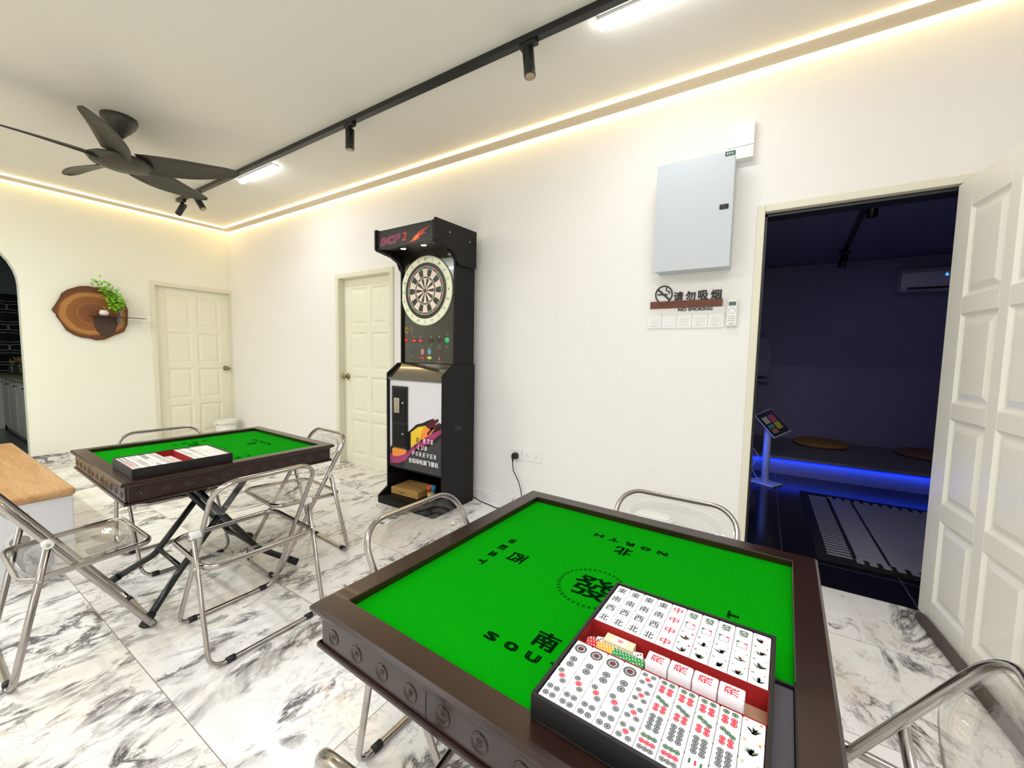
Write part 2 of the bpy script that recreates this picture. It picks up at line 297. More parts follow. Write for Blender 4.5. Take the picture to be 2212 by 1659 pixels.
class MB:
    def __init__(s): s.v = []; s.f = []; s.m = []; s.mi = 0; s.T = None; s.sm = []
    def add(s, vs, fs, mi=None, smooth=False):
        k = len(s.v)
        for p in vs:
            p = Vector(p); s.v.append(s.T @ p if s.T else p)
        for f in fs:
            s.f.append(tuple(i+k for i in f)); s.m.append(s.mi if mi is None else mi); s.sm.append(smooth)
        return s
    def box(s, a, b, mi=None):
        x0, y0, z0 = a; x1, y1, z1 = b
        return s.add([(x0, y0, z0), (x1, y0, z0), (x1, y1, z0), (x0, y1, z0), (x0, y0, z1), (x1, y0, z1), (x1, y1, z1), (x0, y1, z1)],
                     [(0, 3, 2, 1), (4, 5, 6, 7), (0, 1, 5, 4), (1, 2, 6, 5), (2, 3, 7, 6), (3, 0, 4, 7)], mi)
    def prism(s, poly, d, mi=None, smooth=False):
        """poly: list of 3d points (flat), d: extrusion vector"""
        n = len(poly); d = Vector(d); P = [Vector(p) for p in poly]
        nr = Vector((0, 0, 0))
        for i in range(n): nr += P[i].cross(P[(i+1) % n])
        if nr.dot(d) > 0: P = P[::-1]
        vs = P + [p+d for p in P]
        s.add(vs, [tuple(range(n)), tuple(range(2*n-1, n-1, -1))] , mi)
        k = len(s.v)-2*n
        for i in range(n):
            j = (i+1) % n; s.f.append((k+i, k+n+i, k+n+j, k+j)); s.m.append(s.mi if mi is None else mi); s.sm.append(smooth)
        return s
    def tube(s, pts, r, seg=10, closed=False, mi=None, caps=True, flat=1.0, pn=None):
        P = [Vector(p) for p in pts]; n = len(P); rings = []
        def tan(i):
            if closed: return (P[(i+1) % n]-P[i-1]).normalized()
            return (P[min(i+1, n-1)]-P[max(i-1, 0)]).normalized()
        t = tan(0); a = Vector((0, 0, 1)) if abs(t.z) < .9 else Vector((1, 0, 0))
        nrm = (a - t*a.dot(t)).normalized(); k = len(s.v); vs = []
        for i in range(n):
            t = tan(i); nrm = (nrm - t*nrm.dot(t)).normalized() if pn is None else (Vector(pn)-t*t.dot(Vector(pn))).normalized(); b = t.cross(nrm)
            rr = r[i] if isinstance(r, (list, tuple)) else r
            for j in range(seg):
                an = 2*PI*j/seg; vs.append(P[i] + nrm*math.cos(an)*rr*flat + b*math.sin(an)*rr)
        fs = []
        for i in range(n if closed else n-1):
            i2 = (i+1) % n
            off = 0
            if closed and i == n-1:   # align seam
                best = 1e9
                for o in range(seg):
                    dd = (vs[i*seg]-vs[(o) % seg]).length
                    if dd < best: best = dd; off = o
            for j in range(seg):
                j2 = (j+1) % seg
                fs.append((i*seg+j, i*seg+j2, i2*seg+(j2+off) % seg, i2*seg+(j+off) % seg))
        s.add(vs, fs, mi, True)
        if caps and not closed: s.add([], [], mi); \
            s.f.append(tuple(k+j for j in range(seg))[::-1]); s.f.append(tuple(k+(n-1)*seg+j for j in range(seg))); s.m += [s.mi if mi is None else mi]*2; s.sm += [False]*2
        return s
    def cyl(s, a, b, r, seg=20, mi=None, r2=None):
        return s.tube([a, b], [r, r if r2 is None else r2], seg, mi=mi)
    def lathe(s, prof, c=(0, 0, 0), seg=28, mi=None, axis='z'):
        """prof: (r,h) list; h along the axis"""
        vs = []; fs = []; c = Vector(c)
        for (r, h) in prof:
            for j in range(seg):
                a = 2*PI*j/seg; x, y = r*math.cos(a), r*math.sin(a)
                vs.append(c + (Vector((x, y, h)) if axis == 'z' else Vector((x, h, y)) if axis == 'y' else Vector((h, x, y))))
        n = len(prof)
        for i in range(n-1):
            for j in range(seg):
                j2 = (j+1) % seg; q = (i*seg+j, i*seg+j2, (i+1)*seg+j2, (i+1)*seg+j)
                fs.append(q if axis != 'y' else q[::-1])
        return s.add(vs, fs, mi, True)
    def disc(s, c, r, nrm='y-', seg=32, mi=None, rx=None, a0=0, a1=2*PI, r0=0):
        """flat disc or ring sector facing -y (x right, z up), or +z"""
        rx = rx or r; vs = []; fs = []
        for i in range(seg+1):
            a = a0+(a1-a0)*i/seg
            for q in (r0, 1.0 if r0 < 1 else 1):
                pass
            for rad in ((r0*r, r0*rx), (r, rx)):
                x, h = rad[1]*math.cos(a), rad[0]*math.sin(a)
                vs.append((c[0]+x, c[1], c[2]+h) if nrm == 'y-' else (c[0]+x, c[1]+h, c[2]))
        for i in range(seg): fs.append((2*i, 2*i+1, 2*i+3, 2*i+2))
        return s.add(vs, fs, mi)
    def text(s, body, o, rv, uv, w, h, mi=None, d=0, off=0.0, keep=False, bold=0):
        """glyph outlines fitted to a w x h rectangle whose centre is o"""
        vs, fs = cjk_mesh(body, off); x0 = min(v.x for v in vs); x1 = max(v.x for v in vs); y0 = min(v.y for v in vs); y1 = max(v.y for v in vs)
        sx = w/(x1-x0); sy2 = h/(y1-y0)
        if keep: sx = sy2 = min(sx, sy2)
        o = Vector(o); rv = Vector(rv); uv = Vector(uv); n = rv.cross(uv)
        if bold:
            for i, (bx, bz) in enumerate(((-1, -.6), (1, -.6), (-1, .6), (1, .6))):
                s.text(body, o+rv*bx*bold+uv*bz*bold+n*i*2e-6, rv, uv, w-2*bold, h-2*bold, mi, d, keep=keep)
            return s
        pts = [o + rv*(v.x-(x0+x1)/2)*sx + uv*(v.y-(y0+y1)/2)*sy2 + n*d for v in vs]
        s.add(pts, fs, mi)
        if d:   # side walls of raised lettering
            from collections import Counter
            ed = {}
            for f in fs:
                for i in range(len(f)):
                    a, b = f[i], f[(i+1) % len(f)]
                    if (b, a) in ed: ed.pop((b, a))
                    else: ed[(a, b)] = 1
            k = len(s.v)-len(vs); base = len(s.v)
            s.add([p-n*d for p in pts], [], mi)
            for (a, b) in ed: s.f.append((k+a, base+a, base+b, k+b)); s.m.append(s.mi if mi is None else mi); s.sm.append(False)
        return s
    def build(s, name, mats, parent=None, loc=None, bevel=0, seg=2, **tags):
        me = bpy.data.meshes.new(name); me.from_pydata([tuple(v) for v in s.v], [], s.f)
        if not isinstance(mats, (list, tuple)): mats = [mats]
        for q in mats: me.materials.append(M[q] if isinstance(q, str) else q)
        for p, mi, sm in zip(me.polygons, s.m, s.sm): p.material_index = mi; p.use_smooth = sm
        me.validate(); me.update()
        o = bpy.data.objects.new(name, me); col.objects.link(o)
        if parent: o.parent = parent
        if loc is not None: o.location = loc
        if bevel:
            b = o.modifiers.new('bevel', 'BEVEL'); b.width = bevel; b.segments = seg; b.limit_method = 'ANGLE'; b.angle_limit = R(40)
        for k, v in tags.items(): o[k] = v
        return o
def rounded(pts, rad, seg=6, closed=False):
    P = [Vector(p) for p in pts]; n = len(P); out = []
    for i in range(n):
        if not closed and i in (0, n-1): out.append(P[i]); continue
        a, b, c = P[i-1], P[i], P[(i+1) % n]; r = rad[i] if isinstance(rad, (list, tuple)) else rad
        d1 = (a-b).normalized(); d2 = (c-b).normalized(); an = d1.angle(d2); t = min(r/math.tan(an/2), (a-b).length*.49, (c-b).length*.49)
        rr = t*math.tan(an/2); cen = b + (d1+d2).normalized()*(rr/math.sin(an/2))
        s0 = b+d1*t-cen; s1 = b+d2*t-cen
        for k in range(seg+1):
            th = s0.angle(s1) if s0.length > 1e-6 and s1.length > 1e-6 else 0; q = k/seg
            out.append(cen + (s0*math.sin((1-q)*th)+s1*math.sin(q*th))/math.sin(th) if th > 1e-4 else b.copy())
    return out
def tag(o, label=None, cat=None, group=None, kind=None):
    if label: o['label'] = label
    if cat: o['category'] = cat
    if group: o['group'] = group
    if kind: o['kind'] = kind
    return o
def empty(name, loc, rz=0, label=None, cat=None, group=None):
    e = bpy.data.objects.new(name, None); col.objects.link(e); e.location = loc; e.rotation_euler = (0, 0, rz); e.empty_display_size = .05
    return tag(e, label, cat, group)
def struct(o): o['kind'] = 'structure'; return o
def copy_tree(o, parent=None):
    c = o.copy(); col.objects.link(c); c.parent = parent
    for ch in list(o.children): copy_tree(ch, c)
    return c

HC = 2.88
# ------------------------------------------------------------------ room shell
def rect_wall(mb, axis, at, th, u0, u1, z0, z1, holes):
    """wall slab; axis 'x' = runs along x at y=at..at+th, 'y' = runs along y at x=at..at+th; holes (ua,ub,za,zb)"""
    us = sorted({u0, u1, *[h[0] for h in holes], *[h[1] for h in holes]}); zs = sorted({z0, z1, *[h[2] for h in holes], *[h[3] for h in holes]})
    for i in range(len(us)-1):
        for j in range(len(zs)-1):
            uc, zc = (us[i]+us[i+1])/2, (zs[j]+zs[j+1])/2
            if any(h[0] < uc < h[1] and h[2] < zc < h[3] for h in holes): continue
            if axis == 'x': mb.box((us[i], at, zs[j]), (us[i+1], at+th, zs[j+1]))
            else: mb.box((at, us[i], zs[j]), (at+th, us[i+1], zs[j+1]))
    return mb
struct(MB().box((-.12, -6.4, -.06), (8.9, 0, 0)).build('floor', 'marble'))
struct(MB().box((-.12, -6.4, HC), (8.9, .12, HC+.1)).build('ceiling', 'ceiling'))
struct(rect_wall(MB(), 'x', 0, .12, 0, 8.9, 0, HC, [(2.45, 3.27, 0, 2.02), (6.345, 7.15, 0, 2.07)]).build('wall_back', 'wall'))
struct(MB().box((2.45, 0, -.06), (3.27, .14, 0)).build('trim_5', 'marble'))
struct(MB().box((-.14, -.835, -.06), (-.12, -.012, 0)).build('trim_6', 'marble'))
# left wall with a round-headed arch
mb = MB(); ya, ra, zs_, = -1.90, .52, 1.84
rect_wall(mb, 'y', -.12, .12, -1.90, 0, 0, HC, [(-.835, -.012, 0, 2.01)])
rect_wall(mb, 'y', -.12, .12, -6.4, ya-2*ra, 0, HC, [])
mb.box((-.12, ya-2*ra, zs_+ra), (0, ya, HC))
N = 20
for i in range(N):
    a0, a1 = PI*i/N, PI*(i+1)/N; yc = ya-ra
    p = [(yc+ra*math.cos(a0), zs_+ra*math.sin(a0)), (yc+ra*math.cos(a1), zs_+ra*math.sin(a1)), (yc+ra*math.cos(a1), zs_+ra), (yc+ra*math.cos(a0), zs_+ra)]
    mb.prism([(-.12, y, z) for y, z in p], (.12, 0, 0))
struct(mb.build('wall_left', 'wall_warm'))
struct(MB().box((8.9, -6.4, 0), (9.0, .12, HC)).build('wall_right', 'wall'))
struct(MB().box((-.12, -6.5, 0), (9.0, -6.4, HC)).build('wall_front', 'wall'))
# skirting
def skirt(name, segs):
    mb = MB()
    for a, b in segs: mb.box(a, b)
    return struct(mb.build(name, ['marble'], bevel=.004))
skirt('baseboard_back', [((0, -.012, 0), (2.40, 0, .085)), ((3.31, -.012, 0), (6.30, 0, .085)), ((7.20, -.012, 0), (8.9, 0, .085))])
skirt('baseboard_left', [((0, -1.90, 0), (.012, -.88, .085)), ((0, -6.4, 0), (.012, -2.94, .085))])
# cornice with light strips along both edges
def cornice_run(name, along):
    mb = MB()
    if along == 'x':
        f = lambda u, a, z: (u, -a, z); ends = (lambda a: a, lambda a: 8.9)
    else:
        f = lambda u, a, z: (a, u, z); ends = (lambda a: -a, lambda a: -6.4)
    def strip(prof, mi):
        P0 = [f(ends[0](a), a, z) for a, z in prof]; P1 = [f(ends[1](a), a, z) for a, z in prof]; n = len(prof)
        mb.add(P0+P1, [tuple(range(n)), tuple(range(2*n-1, n-1, -1))]+[(i, n+i, n+(i+1) % n, (i+1) % n) for i in range(n)], mi)
    zt, zb = HC-.010, HC-.036
    strip([(.092, zt), (.084, zt+.008), (.016, zb+.010), (.022, zb)], 0)           # sloping face board
    strip([(.094, HC), (.111, HC), (.106, HC-.013), (.092, HC-.012)], 1)             # strip against the ceiling
    strip([(0, zb-.010), (0, zb+.008), (.016, zb+.006), (.016, zb-.006)], 1)         # strip against the wall
    strip([(.0, HC), (.0, zb+.008), (.016, zb+.008), (.086, HC-.002), (.092, HC)], 0)
    return mb.build(name, ['cornice', 'led'])
struct(cornice_run('trim_1', 'y')); struct(cornice_run('trim_2', 'x'))

# doors ---------------------------------------------------------------
def leaf(mb, wd, ht, t, rows, cols, mi=0):
    """leaf in x 0..wd, thickness along y centred, z 0..ht; recessed, raised-and-fielded panels on both sides"""
    mb.box((0, -t/2+.012, 0), (wd, t/2-.012, ht), mi)
    xs = [0]+[c for cc in cols for c in cc]+[wd]
    for k in range(0, len(xs), 2): mb.box((xs[k], -t/2, 0), (xs[k+1], t/2, ht), mi)
    zs = [0]+[c for cc in rows for c in cc]+[ht]
    for (xa, xb) in cols:
        for k in range(0, len(zs), 2): mb.box((xa, -t/2, zs[k]), (xb, t/2, zs[k+1]), mi)
        for (za, zb) in rows:
            for s in (-1, 1):
                y0, y1 = s*(t/2-.012), s*(t/2-.002)
                def rng(i, y): return [(xa+i, y, za+i), (xb-i, y, za+i), (xb-i, y, zb-i), (xa+i, y, zb-i)]
                A, B, C, D = rng(.0, s*(t/2-.001)), rng(.014, s*(t/2-.010)), rng(.024, s*(t/2-.011)), rng(.050, y1)
                v = A+B+C+D; fs = [(a*4+i, a*4+(i+1) % 4, a*4+4+(i+1) % 4, a*4+4+i) for a in range(3) for i in range(4)]+[(12, 13, 14, 15)]
                if s > 0: fs = [f[::-1] for f in fs]
                mb.add(v, fs, mi)
ROWS = [(.105, .50), (.578, .975), (1.045, 1.445), (1.52, 1.915)]
def door_frame(mb, xa, xb, h, y0, y1, out=.045):
    """frame around an opening in x, casing proud of the wall at y0"""
    for (a, b) in ((xa-out, xa+.004), (xb-.004, xb+out)):
        mb.box((a, y0, 0), (b, y1+.002, h+out))
    mb.box((xa+.004, y0, h-.004), (xb-.004, y1+.002, h+out))
    for (a, b) in ((xa, xa+.014), (xb-.014, xb)): mb.box((a, y0+.075, 0), (b, y1, h))
    mb.box((xa+.014, y0+.075, h-.014), (xb-.014, y1, h))
def knob(parent, x, y, z, s, m='brass', lever=False):
    mb = MB()
    mb.lathe([(.0, 0), (.030, s*.001), (.032, s*.006), (.012, s*.010), (.010, s*.034), (.020, s*.040), (.029, s*.052), (.028, s*.064), (.016, s*.072), (0, s*.073)], (x, y, z), 24, axis='y')
    return mb.build('door_handle', m, parent)
# door_1 in the left wall (opening along y): build along x then turn
d1 = empty('door_1', (0, -.835, 0), R(90)); struct(d1)      # local x runs along +y, local y runs along -x
mb = MB(); mb.T = Matrix.Translation((0, .075, 0)); leaf(mb, .823, 2.005, .04, ROWS, [(.115, .38), (.443, .708)])
lf = mb.build('door_leaf', 'door', d1, bevel=.002)
mb = MB(); door_frame(mb, 0, .823, 2.01, -.014, .12); mb.build('door_frame', 'frame', d1, bevel=.004)
knob(d1, .762, .053, .97, -1)
# door_2 in the back wall
d2 = empty('door_2', (2.45, 0, 0)); struct(d2)
mb = MB(); mb.T = Matrix.Translation((0, .085, 0)); leaf(mb, .82, 2.01, .04, ROWS, [(.115, .378), (.442, .705)])
mb.build('door_leaf', 'door', d2, bevel=.002)
mb = MB(); door_frame(mb, 0, .82, 2.02, -.014, .12); mb.build('door_frame', 'frame', d2, bevel=.004)
knob(d2, .062, .064, .965, -1)
# door_3: leaf swung open into the room beside the dark room's opening
d3 = empty('door_3', (7.150, 0, 0)); struct(d3)
mb = MB()
for (a, b) in ((-.84, -.801), (0.001, .045)): mb.box((a, -.012, 0), (b, .13, 2.105))
mb.box((-.801, -.012, 2.066), (.001, .13, 2.105)); mb.build('door_frame', 'frame', d3, bevel=.004)
mb = MB(); mb.box((-.801, .03, 0), (-.789, .135, 2.066)); mb.box((-.801, .03, 2.048), (-.01, .135, 2.066)); mb.build('door_stop', 'black', d3)
mb = MB(); mb.T = Matrix.Rotation(R(-84.5), 4, 'Z') @ Matrix.Translation((.0, -.022, .012)); leaf(mb, .84, 2.045, .04, ROWS, [(.124, .388), (.452, .716)])
mb.build('door_leaf', 'door_white', d3, bevel=.002)
mb = MB()
for z in (.25, 1.0, 1.8):
    mb.cyl((.006, -.008, z), (.006, -.008, z+.09), .006, 10)
mb.build('hinge', 'steel', d3)
# draught stopper along the leaf's foot
mb = MB(); mb.T = Matrix.Translation((7.150, 0, 0)) @ Matrix.Rotation(R(-84.5), 4, 'Z')
mb.tube([(.09, -.066, .021), (.10, -.066, .021), (.85, -.066, .021), (.86, -.066, .021)], [.012, .0205, .0205, .012], 14)
tag(mb.build('draught_stopper', mat('brown_foam', (88, 78, 72), .8)), 'brown foam draught stopper roll lying along the foot of the open door', 'draught stopper')

# ------------------------------------------------------------------ the dark room beyond
DH = 2.46
struct(MB().box((4.6, 0.0, -.06), (9.6, 3.9, 0)).build('floor_lounge', 'blacktile'))
struct(MB().box((6.345, 0.0, 0), (7.15, .13, .003)).build('trim_3', 'blacktile'))
struct(MB().box((4.6, .12, DH), (9.6, 3.9, DH+.08)).build('ceiling_lounge', 'darkwall'))
struct(MB().box((4.6, 3.75, 0), (9.6, 3.85, DH)).build('wall_lounge', 'darkwall'))
struct(MB().box((9.5, .12, 0), (9.6, 3.75, DH)).build('wall_lounge_right', 'darkwall'))
struct(MB().box((6.02, .12, 0), (6.12, 3.75, DH)).build('wall_lounge_left', 'darkwall'))
struct(MB().box((6.12, 3.72, DH-.05), (9.5, 3.75, DH-.012)).build('trim_4', 'darkwall'))
pl = empty('bench_platform', (7.8, 2.75, 0), 0, 'long low stone platform bench with blue light glowing beneath its edge', 'bench')
MB().box((-1.66, -.28, 0), (1.7, .98, .17)).build('plinth', 'stone', pl)
MB().box((-1.66, -.31, .17), (1.7, .98, .20)).build('bench_top', 'stone', pl, bevel=.004)
MB().box((-1.6, -.300, .160), (1.7, -.285, .169)).build('light_strip', mat('blue_led', (0, 60, 255), .5, emit=(0, 40, 255), es=1.2), pl)
def cushion(x, y, m, label):
    mb = MB(); mb.lathe([(0, 0), (.23, 0), (.265, .012), (.275, .03), (.265, .047), (.23, .058), (0, .060)], seg=40)
    tag(mb.build('seat_cushion', m, loc=(x, y, .20)), label, 'cushion', 'round floor cushions on the platform')
cushion(7.03, 3.42, 'cushion', 'round ochre seat cushion lying nearer the tablet stand on the dark platform')
cushion(7.98, 3.40, 'cushion2', 'round brown seat cushion on the dark platform beside the open door')
# rug
rg = empty('rug', (7.60, 1.12, 0), 0, 'black and grey fringed rug with thin stripes on the black tiled floor', 'rug')
MB().box((-.86, -.76, 0), (.86, .76, .008)).build('backing', 'rugblack', rg)
mb = MB()
for i in range(30):
    y = -.66+i*1.34/30; mb.box((-.80, y, .008), (-.675, y+.022, .011))
mb.build('edge_stripes', 'ruggrey', rg)
mb = MB(); ys = [-.64+i*.107 for i in range(13)]
xs = [-.66, -.50, -.02, .46, .80]
for i in range(4):
    for y in ys[:-1]: mb.box((xs[i]+.009, y+.004, .008), (xs[i+1]-.009, y+.101, .012))
k = -.66
while k < .78:
    mb.box((k, .648, .008), (k+.035, .70, .012)); mb.box((k, -.70, .008), (k+.035, -.645, .012)); k += .062
mb.build('field', 'ruggrey', rg)
# kiosk
ks = empty('tablet_stand', (6.46, 1.98, 0), R(-30), 'white floor stand holding a tilted tablet screen in the dark room', 'tablet stand')
MB().box((-.125, -.095, 0), (.125, .095, .018)).build('base', 'offwhite', ks, bevel=.012, seg=3)
MB().tube([(0, .0, .015), (0, .0, .50), (0, 0, .58)], [.034, .032, .030], 18).build('pole', 'offwhite', ks)
xl = Vector((.17, -.075, -.19)).normalized(); yl = Vector((.118, .12, .058)); yl = (yl-xl*yl.dot(xl)).normalized(); zl = xl.cross(yl)
Tw = Matrix((xl, yl, zl)).transposed().to_4x4(); Tw.translation = Vector((6.495, 1.985, .615))
T = (Matrix.Translation((6.46, 1.98, 0)) @ Matrix.Rotation(R(-30), 4, 'Z')).inverted() @ Tw
mb = MB(); mb.T = T; mb.box((-.14, -.105, -.012), (.14, .105, .0)); mb.build('tablet', 'offwhite', ks, bevel=.005)
mb = MB(); mb.T = T; mb.box((-.13, -.097, .0), (.13, .097, .002), 0)
for i, (a, b, c, d) in enumerate([(-.085, .0, .0, .065), (-.0, .0, .08, .065), (-.085, -.075, -.005, -.01), (.005, -.075, .05, -.01), (.055, -.075, .105, -.01)]):
    mb.box((a+.003, b+.003, .002), (c-.003, d-.003, .0026), i+1)
mb.build('screen', ['screen', 'sc1', 'sc2', 'sc3', 'sc4', 'sc5'], ks)
mb = MB(); mb.tube(rounded([(6.40, 2.02, .02), (6.33, 2.04, .13), (6.40, 2.10, .24), (6.29, 2.14, .38), (6.22, 2.16, .42)], .06), .003, 8)
tag(mb.build('charging_cable', 'white'), 'thin white charging cable curling up behind the tablet stand', 'cable')
tag(MB().box((6.12, 1.95, .24), (6.20, 2.12, .42)).build('power_adapter_box', 'offwhite', bevel=.006), 'pale socket box low on the wall behind the tablet stand', 'socket')
wc = empty('wall_heater', (6.25, 3.6, 1.02), 0, 'pale rounded wall unit with small black panel in the dark room', 'wall unit')
mb = MB(); pf = [(-.10, 0), (.17, 0), (.21, .10), (.225, .26), (.205, .42), (.16, .50), (-.10, .50)]
mb.prism([(x, -.12, z) for x, z in pf], (0, .26, 0)); mb.build('body', 'darkwall', wc, bevel=.01)
MB().box((-.02, -.124, .03), (.03, -.12, .08)).build('sensor_panel', 'black', wc)
mb = MB().box((6.12, 3.48, .955), (6.47, 3.74, .98)); tag(mb.build('wall_shelf', 'darkwall'), 'small pale shelf fixed under the rounded wall unit', 'shelf')
ls = empty('led_strip', (6.125, 1.62, .27), 0, 'blue glowing light strip low on the dark room side wall', 'light strip')
MB().box((0, -.28, -.02), (.02, .28, .02)).build('strip', mat('blue_side_led', (0, 60, 255), .5, emit=(0, 30, 255), es=2.5), ls)
# air conditioner
ac = empty('air_conditioner', (8.08, 3.75, 2.04), 0, 'white split air conditioner high on the dark room wall', 'air conditioner')
mb = MB(); mb.prism([(-.42, 0, 0), (-.42, -.16, .0), (-.42, -.20, .05), (-.42, -.20, .20), (-.42, -.14, .255), (-.42, 0, .26)], (.84, 0, 0)); mb.build('body', 'ac', ac, bevel=.012, seg=3)
MB().box((-.36, -.196, .018), (.36, -.17, .040)).build('air_outlet', 'black', ac)
mb = MB(); mb.text('6', (-.055, -.202, .165), (1, 0, 0), (0, 0, 1), .026, .036); mb.build('digit_display', 'bluedigit', ac)
# track in dark room
def spot(loc, aim, label, track_z, group, L=.135, r=.030, stem=.045):
    e = empty('track_spotlight', loc, 0, label, 'spotlight', group)
    MB().box((-.05, -.016, -.022), (.05, .016, 0)).build('adapter', 'black', e, bevel=.002)
    MB().cyl((0, 0, -.02), (0, 0, -.02-stem), .007, 10).build('stem', 'black', e)
    d = Vector(aim).normalized(); p = Vector((0, 0, -.02-stem)) ; a = p - d*.028; b = a + d*L
    MB().tube([a, b-d*.004, b], [r, r, r*.97], 24).build('lamp_housing', 'black', e)
    MB().cyl(b-d*.001, b+d*.0012, r*.82, 24).build('lens', mat('dim_lens', (170, 150, 120), .3), e)
    return e
tr = MB().box((-.018, -1.15, -.024), (.018, 1.15, 0)).build('light_track', 'black', loc=(7.02, 1.95, DH)); tr.rotation_euler = (0, 0, R(-3))
tag(tr, 'short black light track on the dark room ceiling', 'light track')
spot((6.98, 1.12, DH-.024), (.1, .45, -.6), 'black spotlight nearest the doorway on the dark room track', DH, 'spotlights on the dark room track', r=.034)
spot((7.07, 3.0, DH-.024), (-.15, .1, -.8), 'black spotlight at the far end of the dark room track', DH, 'spotlights on the dark room track', r=.034)

# ------------------------------------------------------------------ kitchen beyond the arch
struct(MB().box((-3.9, -4.6, -.06), (-.12, -1.0, 0)).build('floor_kitchen', mat('dark_kitchen_floor', (30, 32, 34), .25)))
struct(MB().box((-3.9, -4.6, 0), (-3.8, -1.0, 2.04)).build('wall_kitchen', 'hex'))
struct(MB().box((-3.9, -4.6, 2.04), (-3.78, -1.0, HC)).build('wall_kitchen_upper', 'kgrey'))
struct(MB().box((-3.8, -1.1, 0), (-.12, -1.0, HC)).build('wall_kitchen_side', 'hex'))
struct(MB().box((-3.9, -4.7, 0), (-.12, -4.6, HC)).build('wall_kitchen_near', 'kgrey'))
struct(MB().box((-3.9, -4.7, HC), (-.12, -1.0, HC+.1)).build('ceiling_kitchen', 'kgrey'))
for nm, lab, x0, n in (('base_cabinet', 'pale kitchen base cabinet run seen through the arch with dark knobs', -3.15, 5),):
    kc = empty(nm, (x0, -1.72, 0), 0, lab, 'cabinet')
    MB().box((0, .02, .0), (2.85, .60, .765)).build('body', 'cab', kc)
    for i in range(n):
        a = i*.57; mb = MB().box((a+.006, -.002, .05), (a+.564, .02, .755)); mb.box((a+.06, -.006, .10), (a+.51, -.002, .70))
        dd = mb.build('cabinet_door', 'cab', kc, bevel=.003)
        MB().lathe([(0, -.04), (.012, -.038), (.012, -.028), (.005, -.02), (.005, 0)], (a+.09, -.005, .70), 12, axis='y').build('knob', 'black', dd)
kc = empty('corner_cabinet', (-3.46, -2.6, 0), 0, 'white kitchen cabinet side at the far left behind the arch', 'cabinet')
MB().box((-.32, -1.2, 0), (.30, .88, .765)).build('body', 'cab', kc)
for i in range(3): MB().box((.30, -1.1+i*.62, .05), (.32, -.50+i*.62, .755)).build('cabinet_door', 'cab', kc, bevel=.003)
mb = MB().box((-3.78, -4.2, .767), (-3.12, -1.745, .80)); mb.box((-3.78, -1.745, .767), (-.28, -1.11, .80))
tag(mb.build('kitchen_countertop', 'counter', bevel=.004), 'brown stone countertop running round the kitchen corner', 'countertop')
for i, (x, y, h) in enumerate([(-3.25, -1.60, .12), (-3.0, -1.55, .16), (-2.75, -1.50, .11), (-3.5, -1.85, .15)]):
    e = empty('herb_jar', (x, y, .80), 0, ['first', 'second', 'third', 'fourth'][i]+' dark jar of dried herbs along the kitchen counter', 'jar', 'herb jars on the kitchen counter')
    MB().lathe([(0, 0), (.045, 0), (.05, .02), (.05, h-.03), (.03, h-.01), (.03, h), (0, h)]).build('jar_body', 'jar', e)
    mb = MB()
    for k in range(14):
        a = random.random()*6.28; q = random.random()*.05; mb.tube([(0, 0, h-.01), (q*math.cos(a)*.5, q*math.sin(a)*.5, h+.04), (q*math.cos(a)*1.5, q*math.sin(a)*1.5, h+.06+random.random()*.05)], [.003, .004, .009], 5)
    mb.build('herb_sprigs', 'herb', e)

# ------------------------------------------------------------------ ceiling: track, spots, battens, fan
tk = empty('light_track', (3.79, -.835, HC), 0, 'long black ceiling light track running along the room', 'light track')
MB().box((-2.98, -.020, -.034), (4.2, .020, 0)).build('rail', 'black', tk, bevel=.002)
MB().box((-3.0, -.021, -.036), (-2.97, .021, 0)).build('end_cap', 'steel', tk)
G_SP = 'spotlights on the long ceiling track'
spot((5.27, -.835, HC-.034), (.12, -.03, -.95), 'black cylinder spotlight on the track nearest the camera', HC, G_SP)
spot((3.81, -.835, HC-.034), (-.05, .02, -1), 'black cylinder spotlight midway along the ceiling track', HC, G_SP)
spot((1.31, -.835, HC-.034), (.45, .25, -.85), 'black spotlight at the far track end tilted to the right', HC, G_SP)
spot((.93, -.835, HC-.034), (-.65, -.2, -.7), 'black spotlight at the far track end tilted to the left', HC, G_SP)
for x, lab in ((5.92, 'white glowing batten light at the top edge beside the track'), (2.32, 'white glowing batten light near the fan blade tips')):
    b = empty('ceiling_light', (x, -.735, HC), 0, lab, 'ceiling light', 'batten lights on the ceiling')
    MB().box((-.31, -.030, -.014), (.31, .030, 0)).build('housing', 'white', b, bevel=.002)
    mb = MB(); mb.tube([(-.305, 0, -.024), (.305, 0, -.024)], .026, 16, flat=.8); mb.build('diffuser', 'batten_led', b)
